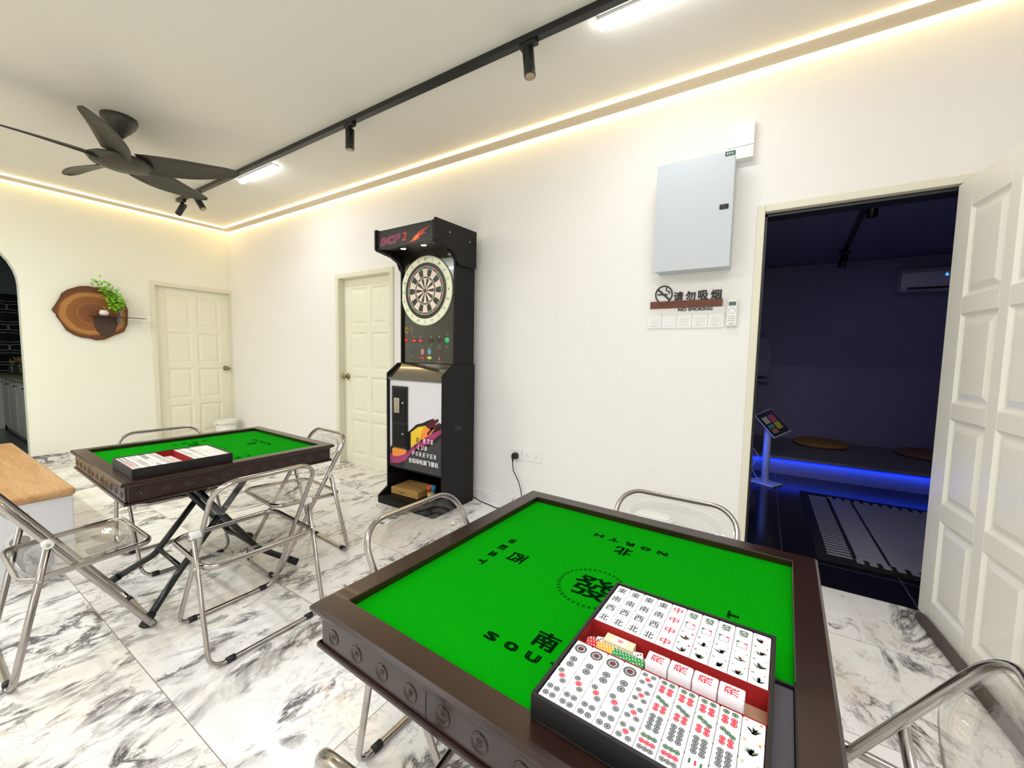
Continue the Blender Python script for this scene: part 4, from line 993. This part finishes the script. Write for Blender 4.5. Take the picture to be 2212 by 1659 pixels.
# dart face
fp = MB().box((XL+.032, -.244, 1.155), (XR-.032, -.232, 2.062)).build('dart_face', 'olive', dm)
DX, DZ, DY = Lx(4.036)-.004, 1.742, -.2445
db = MB(); db.lathe([(.280, .0), (.280, -.012), (.275, -.015), (.226, -.015), (.224, -.010), (.0, -.010)], (DX, DY, DZ), 64, mi=0, axis='y')
SEQ = [20, 1, 18, 4, 13, 6, 10, 15, 2, 17, 3, 19, 7, 16, 8, 11, 14, 9, 12, 5]
yy = DY-.0155
db.disc((DX, yy-.0003, DZ), .2235, 'y-', 64, 1)
for k in range(20):
    a = PI/2-2*PI*k/20; a0, a1 = a-PI/20*.96, a+PI/20*.96; dark = k % 2 == 0
    dark = not dark
    for (r0, r1, mi) in ((.012, .096, 1 if dark else 2), (.100, .112, 4 if dark else 3), (.116, .172, 1 if dark else 2), (.176, .190, 4 if dark else 3)):
        db.disc((DX, yy-.0010, DZ), r1, 'y-', 4, mi, a0=a0, a1=a1, r0=r0/r1)
    nm = str(SEQ[k]); db.text(nm, (DX+.251*math.cos(a), yy-.0004, DZ+.251*math.sin(a)), X_, Z_, .03, .022, 1, keep=True)
    # wires between the beds
    b = a+PI/20; db.add([(DX+.012*math.cos(b)-.0009*math.sin(b), yy-.0008, DZ+.012*math.sin(b)+.0009*math.cos(b)), (DX+.192*math.cos(b)-.0014*math.sin(b), yy-.0008, DZ+.192*math.sin(b)+.0014*math.cos(b)),
            (DX+.192*math.cos(b)+.0014*math.sin(b), yy-.0008, DZ+.192*math.sin(b)-.0014*math.cos(b)), (DX+.012*math.cos(b)+.0009*math.sin(b), yy-.0008, DZ+.012*math.sin(b)-.0009*math.cos(b))], [(0, 1, 2, 3)], 2)
for r1 in (.098, .114, .174, .192): db.disc((DX, yy-.0007, DZ), r1+.0022, 'y-', 64, 2, r0=(r1-.002)/(r1+.0022))
db.disc((DX, yy-.0012, DZ), .016, 'y-', 20, 3); db.disc((DX, yy-.0014, DZ), .007, 'y-', 16, 1)
db.build('dartboard', ['dartring', 'black', 'dartcream', 'dartred', 'dartgreen'], dm)
# controls
fy = -.2446
def ctl(name, build, mats):
    mb = MB(); build(mb); return mb.build(name, mats, fp)
P_ = lambda x, z: (Lx(x)-.008, fy, z)
for nm, x, z, r, m in (('start_button', 3.807, 1.344, .018, 'cred'), ('change_button', 4.263, 1.343, .020, 'cgreen')):
    c = P_(x, z); ctl(nm, lambda mb: mb.lathe([(0, -.012), (r*.6, -.010), (r, -.003), (r*1.15, 0)], c, 24, axis='y'), m)
for x, z, r, m, nm in ((3.997, 1.248, .022, 'cpink', 'round_icon'), (4.075, 1.249, .022, 'cblue', 'round_icon'), (3.813, 1.427, .026, 'cushion', 'dart_icon')):
    c = P_(x, z)
    def bb(mb):
        mb.disc((c[0], c[1]-.001, c[2]), r*1.05, 'y-', 24, 0, rx=r*.9)
        for q in range(5 if nm == 'dart_icon' else (2 if m == 'cpink' else 1)):
            a = R(45+90*q) if nm == 'round_icon' else PI*q/5; d = Vector((math.cos(a), 0, math.sin(a)))*r*.7; p = Vector((0, -.0015, 0)); nrm = Vector((-d.z, 0, d.x)).normalized()*.0022
            cc = Vector(c)+p; mb.add([cc-d-nrm, cc+d-nrm, cc+d+nrm, cc-d+nrm], [(0, 1, 2, 3)], 1)
    ctl(nm, bb, [m, 'olive'])
for x, z, m in ((3.997, 1.198, 'cred'), (4.075, 1.200, 'cyellow')):
    c = P_(x, z); ctl('oval_button', lambda mb: mb.disc((c[0], c[1]-.001, c[2]), .012, 'y-', 24, 0, rx=.026), m)
for i, (x, t, on) in enumerate(((3.901, '501', 1), (3.975, '501', 1), (4.090, '000', 0), (4.180, '000', 0))):
    c = P_(x, 1.340)
    def bb(mb): mb.add([(c[0]-.03, fy-.0006, c[2]-.014), (c[0]+.03, fy-.0006, c[2]-.014), (c[0]+.03, fy-.0006, c[2]+.014), (c[0]-.03, fy-.0006, c[2]+.014)], [(0, 1, 2, 3)], 1); mb.text(t, (c[0], fy-.001, c[2]), X_, (.1, 0, 1), .042, .018, 0)
    ctl('score_display', bb, ['reddigit' if on else 'reddim', 'black'])
    ctl('player_number', lambda mb: mb.text(str(i+1), (c[0], fy-.001, c[2]+.030), X_, Z_, .014, .017, keep=True), 'white_paint')
c = P_(4.181, 1.196); ctl('credit_display', lambda mb: mb.text('2', (c[0], fy-.001, c[2]), X_, Z_, .013, .022, bold=.001), 'reddigit')
c2 = P_(4.181, 1.251); ctl('bar_display', lambda mb: mb.add([(c2[0]-.03, fy-.0006, c2[2]-.012), (c2[0]+.03, fy-.0006, c2[2]-.012), (c2[0]+.03, fy-.0006, c2[2]+.012), (c2[0]-.03, fy-.0006, c2[2]+.012)], [(0, 1, 2, 3)]), 'reddim')
def small(mb):
    for (x, z, a) in ((3.807, 1.388, .02), (3.82, 1.296, .026), (3.901, 1.303, .014), (3.975, 1.303, .016), (4.09, 1.303, .016), (4.18, 1.303, .016), (4.263, 1.392, .022), (4.263, 1.295, .022), (3.997, 1.283, .012), (4.075, 1.283, .026), (4.18, 1.284, .026), (3.997, 1.176, .010), (4.075, 1.176, .010), (4.181, 1.168, .028), (3.875, 1.215, .02), (3.875, 1.45, .018), (3.879, 1.434, .022), (3.87, 1.408, .014)):
        c = P_(x, z)
        for q in range(2): mb.add([(c[0]-a*(1-.2*q), fy-.0008, c[2]-q*.009-.002), (c[0]+a*(1-.2*q), fy-.0008, c[2]-q*.009-.002), (c[0]+a*(1-.2*q), fy-.0008, c[2]-q*.009+.002), (c[0]-a*(1-.2*q), fy-.0008, c[2]-q*.009+.002)], [(0, 1, 2, 3)])
ctl('small_print_lines', small, mat('faint_print', (120, 112, 98), .5))
# sloping ledge
mb = MB(); mb.add([(XL+.02, -.40, 1.035), (XR-.02, -.40, 1.035), (XR-.02, -.26, 1.15), (XL+.02, -.26, 1.15), (XL+.02, -.40, 1.015), (XR-.02, -.40, 1.015), (XR-.02, -.05, 1.15), (XL+.02, -.05, 1.15)], [(0, 1, 2, 3), (4, 5, 1, 0)])
mb.build('ledge', mat('glossy_ledge', (70, 62, 48), .08, coat=1), dm)
# front panel with artwork
py_ = -.385
fpn = MB().box((XL+.02, py_, .292), (XR-.02, py_+.02, 1.03)).build('front_panel', 'panelwhite', dm)
art = MB(); sh = 4.067
def A(pts): return [(max(XL+.021, min(XR-.021, x-sh)), z) for x, z in pts]
black = [(3.775, .443), (3.826, .488), (4.019, .619), (4.08, .667), (4.141, .684), (4.2, .701), (4.253, .731), (4.267, .719), (4.314, .737), (4.314, .714), (4.277, .685), (4.36, .707), (4.36, .293), (3.775, .293)]
def tri_add(pts, y, mi):
    bm = bmesh.new(); vs = [bm.verts.new((p[0], y, p[1])) for p in pts]; f = bm.faces.new(vs); bmesh.ops.triangulate(bm, faces=[f]); bm.verts.index_update()
    art.add([v.co.copy() for v in bm.verts], [tuple(v.index for v in f.verts) for f in bm.faces], mi); bm.free()
tri_add(A(black), py_-.0005, 0)
tri_add(A([(3.775, .388), (3.848, .405), (3.977, .417), (4.019, .461), (4.081, .515), (4.181, .572), (4.239, .608), (4.352, .661), (4.352, .63), (4.277, .577), (4.239, .536), (4.101, .48), (4.019, .423), (3.956, .353), (3.869, .319), (3.775, .308)]), py_-.0010, 1)
tri_add(A([(3.798, .429), (3.837, .462), (3.935, .462), (3.977, .432), (3.945, .405), (3.859, .376), (3.803, .375)]), py_-.0015, 3)
tri_add(A([(4.019, .596), (4.101, .65), (4.18, .667), (4.2, .654), (4.161, .562), (4.081, .515), (4.019, .468)]), py_-.0015, 2)
tri_add(A([(4.16, .655), (4.2, .654), (4.277, .653), (4.239, .608), (4.161, .562), (4.12, .56)]), py_-.0018, 3)
for (a, b) in (((4.19, .661), (4.27, .727)), ((4.215, .65), (4.305, .725)), ((4.235, .645), (4.33, .70)), ((4.20, .60), (4.26, .66))):
    dx, dz = b[0]-a[0], b[1]-a[1]; l = math.hypot(dx, dz); nx, nz = -dz/l*.010, dx/l*.010
    tri_add(A([(a[0]-nx, a[1]-nz), (b[0]-nx, b[1]-nz), (b[0]+nx, b[1]+nz), (a[0]+nx, a[1]+nz)]), py_-.0022, 4)
tri_add(A([(4.36, .601), (4.278, .541), (4.201, .494), (4.101, .465), (4.029, .417), (3.956, .337), (3.93, .293), (4.36, .293)]), py_-.0012, 5)
uvs = Vector((.2, 0, 1))
for word, x0, x1, z, mi in (('DARTS', 4.076, 4.268, .545, 6), ('CLUB', 4.055, 4.205, .487, 6), ('FOREVER', 4.030, 4.305, .432, 6)):
    n = len(word)
    for i, L in enumerate(word):
        art.text(L, (x0-sh+(x1-x0)*(i+.5)/n, py_-.0030, z), X_, uvs, (x1-x0)/n*.66, .036, 0 if (word == 'DARTS' and i < 2) or (word == 'CLUB' and i < 1) else 6, bold=.0014)
for i, L in enumerate('全自动电脑飞镖机'):
    art.text(L, (3.993-sh+.326*(i+.5)/8, py_-.0030, .370), X_, Z_, .036, .042, 6, bold=.0016)
art.build('printed_artwork', ['black', 'magenta', 'yellow', 'orange', 'maroon', 'splashgrey', 'white_paint'], fpn)
cbx = MB().box((XL+.055, py_-.012, .45), (XL+.235, py_, .965)); cb = cbx.build('coin_door', 'black', dm, bevel=.004)
MB().box((XL+.075, py_-.016, .665), (XL+.222, py_-.012, .95)).build('upper_flap', 'blackmatte', cb, bevel=.003)
MB().box((XL+.075, py_-.016, .465), (XL+.222, py_-.012, .650)).build('lower_flap', 'blackmatte', cb, bevel=.003)
mb = MB().box((XL+.092, py_-.022, .745), (XL+.155, py_-.016, .868)); mb.cyl((XL+.115, py_-.026, .80), (XL+.115, py_-.02, .80), .010, 12); mb.box((XL+.122, py_-.0225, .83), (XL+.126, py_-.0215, .855), 1)
mb.build('coin_slot', ['steel', 'black'], cb, bevel=.002)
for z in (.83, .575): MB().lathe([(0, -.010), (.007, -.010), (.010, -.004), (.010, 0)], (XL+.192, py_-.016, z), 16, axis='y').build('lock', 'steel', cb)
MB().box((XR+.0005, -.27, .635), (XR+.0015, -.18, .662)).build('hand_hole', 'black', dm)
# cardboard box and things in the bottom shelf
bx = empty('cardboard_box', (3.93, -.345, .057), R(2), 'flat brown cardboard box on the dart machine bottom shelf', 'box')
MB().box((-.15, -.10, 0), (.15, .12, .055)).build('box_body', 'cardboard', bx, bevel=.002)
mb = MB(); mb.text('☐', (-.06, -.1005, .025), X_, Z_, .012, .014) ; mb.add([(-.045, -.1005, .02), (0, -.1005, .02), (0, -.1005, .026), (-.045, -.1005, .026)], [(0, 1, 2, 3)]); mb.build('printed_mark', 'black', bx)
cp = MB(); cp.lathe([(0, 0), (.026, 0), (.030, .07), (.027, .07), (.023, .004), (0, .004)], seg=20)
tag(cp.build('woven_cup', mat('straw_cup', (190, 170, 110), .8, bump=.6, bscale=120), loc=(4.19, -.40, .0575)), 'small straw coloured cup beside the cardboard box', 'cup')
for i, (dx, m, nm) in enumerate(((-.010, 'orangecloth', 'orange'), (.014, 'bluecloth', 'blue'))):
    mb = MB(); mb.tube([(0, 0, 0), (dx*.4, 0, .05), (dx, 0, .075)], .004, 8)
    for k in range(10):
        a = k*.63; mb.tube([(dx, 0, .072), (dx+.012*math.cos(a), .012*math.sin(a), .095), (dx+.016*math.cos(a), .016*math.sin(a), .118)], [.006, .006, .002], 6)
    tag(mb.build('duster', m, loc=(4.19+(i-.5)*.012, -.40+.006*(i*2-1), .064)), nm+' tufted duster head standing in the small cup', 'duster')

# ------------------------------------------------------------------ wall things on the back wall
eb = empty('distribution_box', (5.99, 0, 1.755), 0, 'large pale grey electrical distribution box on the back wall', 'electrical box')
MB().box((-.203, -.14, .008), (.203, 0, .620)).build('housing', 'boxmetal', eb, bevel=.003)
dr = MB().box((-.206, -.155, 0), (.206, -.141, .628)).build('box_door', 'boxmetal', eb, bevel=.003)
MB().box((.140, -.158, .315), (.185, -.155, .342)).build('latch_plate', 'black', dr, bevel=.001)
MB().cyl((.163, -.160, .329), (.163, -.157, .329), .008, 14).build('latch_turn', mat('latch_purple', (60, 40, 60), .3), dr)
mb = MB().box((.155, -.1562, .598), (.203, -.155, .622), 0); mb.text('EPS', (.179, -.1564, .610), X_, Z_, .032, .012, 1); mb.build('maker_label', ['darkgreen', 'white_paint'], dr)
tc_ = empty('cable_trunking_box', (6.21, 0, 2.37), 0, 'white cable cover above the corner of the distribution box', 'trunking')
MB().box((-.065, -.05, 0), (.065, 0, .205)).build('lower_cover', 'white', tc_, bevel=.003)
MB().box((-.0655, -.0506, .066), (.0655, -.045, .069)).build('seam', 'greyline', tc_)
# no smoking sign
sg = empty('no_smoking_sign', (5.95, 0, 1.575), 0, 'black no smoking sign with walnut bar above the switches', 'sign')
MB().box((-.208, -.012, -.022), (.210, 0, .022)).build('wooden_bar', 'signwood', sg, bevel=.001)
mb = MB(); cx, cz, y = -.128, .066, -.006
P = [(cx+.050*math.cos(2*PI*i/40), y, cz+.053*math.sin(2*PI*i/40)) for i in range(40)]; mb.tube(P, .0048, 8, True, flat=.8)
mb.box((cx-.038, y-.004, cz-.0035), (cx+.022, y+.002, cz+.0035))
mb.add([(cx-.040, y-.005, cz+.030), (cx-.032, y-.005, cz+.036), (cx+.038, y-.005, cz-.030), (cx+.030, y-.005, cz-.036)], [(0, 1, 2, 3), (3, 2, 1, 0)])
mb.tube(rounded([(cx+.032, y, cz+.002), (cx+.036, y, cz+.014), (cx+.010, y, cz+.026), (cx+.016, y, cz+.044)], .012), .0030, 8)
mb.build('cigarette_symbol', 'black', sg)
mb = MB()
for i, L in enumerate('请勿吸烟'): mb.text(L, (-.040+.071*i, -.002, .049), X_, Z_, .058, .060, d=.004, bold=.0016)
mb.build('chinese_lettering', 'black', sg); mb = MB()
mb.text('NO SMOKING', (.060, -.002, -.034), X_, Z_, .195, .020, d=.003, bold=.0006); mb.build('english_lettering', 'black', sg)
# five switch plates
spn = ['two large rockers', 'a dial panel', 'four narrow rockers', 'four rockers, first pressed', 'four rockers, three pressed']
for i in range(5):
    x = 5.7275+.0892*(i+.5); e = empty('switch_plate', (x, 0, 1.468), 0, f'white switch plate with {spn[i]}, {ORD[i]} of five from the left', 'light switch', 'light switches under the sign')
    MB().box((-.0440, -.009, -.043), (.0440, 0, .043)).build('plate', 'white', e, bevel=.002)
    if i == 0: cells = [(-.014, .024), (.014, .024)]
    elif i == 1: cells = [(0, .054)]
    else: cells = [(-.021, .0125), (-.007, .0125), (.007, .0125), (.021, .0125)]
    for k, (cx, wd) in enumerate(cells):
        pr = -.012 if not ((i == 3 and k == 0) or (i == 4 and k < 3) or i == 0) else -.0145
        mb = MB().box((cx-wd/2, pr, -.025), (cx+wd/2, -.009, .025), 0)
        mb.box((cx-.0006, pr-.0003, -.010), (cx+.0006, pr, .002), 1); mb.box((cx-.002, pr-.0003, .010), (cx+.002, pr, .013), 1)
        mb.build('rocker' if i != 1 else 'dial_panel', ['white', 'greyline'], e, bevel=.0006)
rh = empty('remote_holder', (6.213, 0, 1.425), 0, 'white wall holder gripping the air conditioner remote', 'holder')
MB().box((-.030, -.014, .0), (.030, 0, .070)).build('cradle', 'white', rh, bevel=.004)
rc = empty('remote_control', (6.213, -.0145, 1.432), 0, 'white remote control in its wall holder beside the switches', 'remote control')
MB().box((-.027, -.018, 0), (.027, 0, .155)).build('body', 'white', rc, bevel=.007, seg=3)
MB().box((-.018, -.0187, .118), (.020, -.018, .140)).build('display', 'lcd', rc)
mb = MB(); mb.tube([(.0+.017*math.cos(2*PI*i/24), -.0183, .088+.017*math.sin(2*PI*i/24)) for i in range(24)], .0008, 5, True)
for r_ in range(3):
    for c_i in range(3): mb.box((-.016+.013*c_i-.002, -.0187, .054-.013*r_), (-.016+.013*c_i+.006, -.018, .058-.013*r_))
mb.box((-.012, -.0187, .012), (.012, -.018, .016)); mb.build('buttons', 'greyline', rc)
# sockets
def socket(x0, x1, label, outlets):
    cxm = (x0+x1)/2; e = empty('wall_socket', (cxm, 0, .443), 0, label, 'socket', 'wall sockets above the skirting')
    MB().box((-(x1-x0)/2, -.009, -.043), ((x1-x0)/2, 0, .043)).build('plate', 'white', e, bevel=.002)
    mb = MB()
    for ox_ in outlets:
        mb.box((ox_-.0015, -.0093, .003), (ox_+.0015, -.009, .013)); mb.box((ox_-.013, -.0093, -.014), (ox_-.007, -.009, -.011)); mb.box((ox_+.007, -.0093, -.014), (ox_+.013, -.009, -.011))
    if outlets:
        mb.build('pin_holes', 'black', e)
        for ox_ in outlets: MB().box((ox_+.010, -.012, .020), (ox_+.022, -.009, .034)).build('switch', 'white', e, bevel=.001)
    return e
socket(4.702, 4.795, 'white single wall socket with a black plug in it', [])
socket(4.800, 4.972, 'white double wall socket with both outlets free', [-.045, .040])
pg = empty('power_plug', (4.745, -.009, .43), 0, 'black power plug in the left socket with cord hanging to the floor', 'power plug')
mb = MB(); mb.prism([(-.024, -.04, -.02), (.022, -.04, -.02), (.024, -.04, .012), (.012, -.04, .027), (-.014, -.04, .027), (-.026, -.04, .010)], (0, .04, 0)); mb.build('plug_body', 'rubber', pg, bevel=.005, seg=3)
mb = MB(); P = rounded([(-.012, -.034, -.012), (-.015, -.032, -.06), (-.010, -.026, -.12), (.035, -.018, -.20), (.055, -.012, -.27), (.075, -.012, -.40), (.06, -.02, -.424), (-.12, -.10, -.426), (-.32, -.05, -.426), (-.45, .0, -.426)], .03, 5)
mb.tube(P, .0036, 8); mb.tube([(-.012, -.034, -.008), (-.0135, -.033, -.045)], [.009, .005], 10); mb.build('cord', 'rubber', pg)
# slim bin near the wall, seen through the chair
sb = empty('slim_bin', (5.87, -.20, 0), 0, 'slim white pedal bin against the wall behind the clear chair', 'bin')
def stadium(hx, hy, z, n=8): return [(hx-hy+hy*math.cos(R(-90+180*k/n)), hy*math.sin(R(-90+180*k/n)), z) for k in range(n+1)]+[(-hx+hy+hy*math.cos(R(90+180*k/n)), hy*math.sin(R(90+180*k/n)), z) for k in range(n+1)]
def loft(loops, caps=True):
    mb = MB(); n = len(loops[0]); vs = [p for l in loops for p in l]
    fs = [(i*n+j, i*n+(j+1) % n, (i+1)*n+(j+1) % n, (i+1)*n+j) for i in range(len(loops)-1) for j in range(n)]
    mb.add(vs, fs, smooth=False)
    if caps: k = len(mb.v)-len(vs); mb.f += [tuple(range(k, k+n))[::-1], tuple(range(k+len(vs)-n, k+len(vs)))]; mb.m += [0, 0]; mb.sm += [False]*2
    return mb
loft([stadium(.10, .045, 0), stadium(.115, .055, .24), stadium(.117, .057, .262)]).build('bin_body', 'white', sb, bevel=.003)
loft([stadium(.100, .042, .262), stadium(.100, .042, .270), stadium(.092, .034, .277)]).build('bin_lid', 'white', sb, bevel=.002)

# ------------------------------------------------------------------ things by the left wall
ws = empty('wood_slice', (0, -1.385, 1.60), 0, 'large oval live edge wood slice hung on the left wall', 'wall decoration')
OUT = [(-1.69, 1.626), (-1.668, 1.669), (-1.63, 1.754), (-1.614, 1.801), (-1.57, 1.845), (-1.508, 1.88), (-1.472, 1.896), (-1.416, 1.904), (-1.367, 1.899), (-1.31, 1.907), (-1.232, 1.876), (-1.162, 1.803), (-1.119, 1.753), (-1.097, 1.678), (-1.101, 1.571), (-1.108, 1.498), (-1.14, 1.417), (-1.232, 1.368), (-1.306, 1.321), (-1.372, 1.31), (-1.421, 1.329), (-1.484, 1.337), (-1.538, 1.358), (-1.596, 1.406), (-1.637, 1.5), (-1.662, 1.549), (-1.665, 1.574), (-1.689, 1.607)]
OL = [(y+1.385, z-1.60) for y, z in OUT]
mb = MB(); n = len(OL)
loops = [[(0.002, y*1.0, z*1.0) for y, z in OL], [(.03, y, z) for y, z in OL], [(.040, y*.965, z*.965) for y, z in OL]]
vs = [p for l in loops for p in l]; fs = [(i*n+j, (i+1)*n+j, (i+1)*n+(j+1) % n, i*n+(j+1) % n) for i in range(2) for j in range(n)]
fs = [f[::-1] for f in fs]
mb.add(vs, fs, 1); mb.add([(.040, y*.965, z*.965) for y, z in OL], [tuple(range(n))], 0)
mb.add([(.002, y, z) for y, z in OL], [tuple(range(n))[::-1]], 1)
wso = mb.build('slice', ['rings', 'bark'], ws)
ss = empty('bracket_shelf', (.041, -1.19, 1.578), 0, 'dark brown metal shelf with half round bracket on the wood slice', 'shelf')
MB().box((0, -.235, 0), (.12, .232, .004)).build('shelf_board', 'shelf', ss)
mb = MB(); hp = [(-.20, 0), (.01, 0), (.01, -.06)]+[(-.01-.08*(1-math.cos(a))*1.0, -.06-.155*math.sin(a)) for a in [R(18*k) for k in range(1, 5)]]+[(-.105, -.225), (-.14, -.21), (-.175, -.17), (-.20, -.10)]
mb.prism([(0.0, y, z) for y, z in hp], (.004, 0, 0)); mb.build('bracket_plate', 'shelf', ss)
MB().tube([(.045+.036*math.cos(2*PI*i/20), .005+.036*math.sin(2*PI*i/20), .004) for i in range(20)], .004, 6, True).build('vase_ring', 'black', ss)
pt = MB(); pt.lathe([(0, 0), (.022, 0), (.036, .012), (.042, .030), (.038, .046), (.030, .054), (.036, .060), (.035, .064), (.026, .058), (0, .050)], seg=28)
tag(pt.build('porcelain_pot', 'pot', loc=(.100, -1.315, 1.583)), 'little white porcelain pot on the brown shelf', 'pot')
vs_ = empty('bud_vase', (.086, -1.185, 1.500), 0, 'clear glass bud vase holding green leafy sprigs in the shelf', 'vase')
vb = MB(); vb.lathe([(0, 0), (.028, 0), (.030, .01), (.030, .10), (.020, .135), (.014, .155), (.014, .17), (.018, .178), (.016, .178), (.012, .168), (.012, .155), (.018, .134), (.0275, .10), (.0275, .006), (0, .004)], seg=24); vb.build('glass', 'acrylic', vs_)
pl_ = empty('leafy_sprig', (.086, -1.185, 1.51), 0, 'bright green leafy branch standing in the glass vase', 'plant')
mb = MB(); lf_ = MB(); rnd = random.Random(3)
for bi, (ty, tz, tx) in enumerate([(-.19, .47, .02), (-.11, .44, .06), (-.02, .37, .05), (-.06, .28, .09), (-.14, .37, .0), (.03, .26, .02), (-.12, .22, .06)]):
    P = [Vector((0, 0, 0)), Vector((tx*.2, ty*.12, tz*.40)), Vector((tx*.6, ty*.55, tz*.72)), Vector((tx, ty, tz))]; P2 = rounded(P, .2, 4); mb.tube(P2, [.0022]*len(P2), 5)
    for k in range(26):
        t = rnd.uniform(.5, 1.0); q = t*3; i = min(2, int(q)); c = P[i].lerp(P[i+1], q-i); c = c+Vector((rnd.uniform(-.02, .03), rnd.uniform(-.035, .035), rnd.uniform(-.03, .03)))
        a = Vector((rnd.uniform(-.4, 1), rnd.uniform(-1, 1), rnd.uniform(-.4, .8))).normalized(); b = a.cross(Vector((rnd.uniform(-1, 1), rnd.uniform(-1, 1), 1))).normalized(); L, Wd = rnd.uniform(.03, .046), rnd.uniform(.011, .016); nn = a.cross(b)*.003
        lf_.add([c, c+a*L*.4+b*Wd-nn, c+a*L*.8+b*Wd*.6-nn, c+a*L, c+a*L*.8-b*Wd*.6-nn, c+a*L*.4-b*Wd-nn, c+a*L*.5+nn], [(0, 1, 6), (1, 2, 6), (2, 3, 6), (3, 4, 6), (4, 5, 6), (5, 0, 6)])
mb.build('stems', 'stem', pl_); lf_.build('leaves', 'leafgreen', pl_)
# bin in the corner
wb = empty('waste_bin', (.22, -.20, 0), 0, 'small white waste bin with plastic liner in the room corner', 'bin')
MB().lathe([(0, 0), (.10, 0), (.125, .27), (.12, .27), (.098, .006), (0, .006)], seg=32).build('bin_body', 'white', wb)
mb = MB(); pr = []; seg = 32
for j, (r_, z_) in enumerate([(.118, .20), (.124, .268), (.135, .283), (.139, .268), (.136, .235)]):
    pr.append([( (r_+.004*math.sin(i*2.7+j))*math.cos(2*PI*i/seg), (r_+.004*math.sin(i*2.7+j))*math.sin(2*PI*i/seg), z_+.006*math.sin(i*1.9+j*2)) for i in range(seg)])
vs = [p for l in pr for p in l]; mb.add(vs, [(i*seg+j, i*seg+(j+1) % seg, (i+1)*seg+(j+1) % seg, (i+1)*seg+j) for i in range(4) for j in range(seg)], smooth=True); mb.build('bin_liner', 'bag', wb)
# storage bench
bn = empty('storage_bench', (2.20, -2.46, 0), 0, 'white storage bench with an oak top at the left edge', 'bench')
MB().box((-.92, -.305, 0), (.935, .300, .405)).build('bench_body', 'offwhite', bn, bevel=.006)
mb = MB(); mb.box((-.945, -.315, .406), (.955, .312, .452)); mb.build('bench_top', 'benchwood', bn, bevel=.022, seg=5)
hh = MB(); hh.disc((0, 0, 0), .045, 'y-', 32, 0, rx=.05); hh.disc((0, -.0006, -.006), .028, 'y-', 32, 1, rx=.036); o = hh.build('hand_hole', ['white', 'greyline'], bn); o.matrix_local = Matrix.Translation((.9362, .10, .22)) @ Matrix.Rotation(R(90), 4, 'Z')
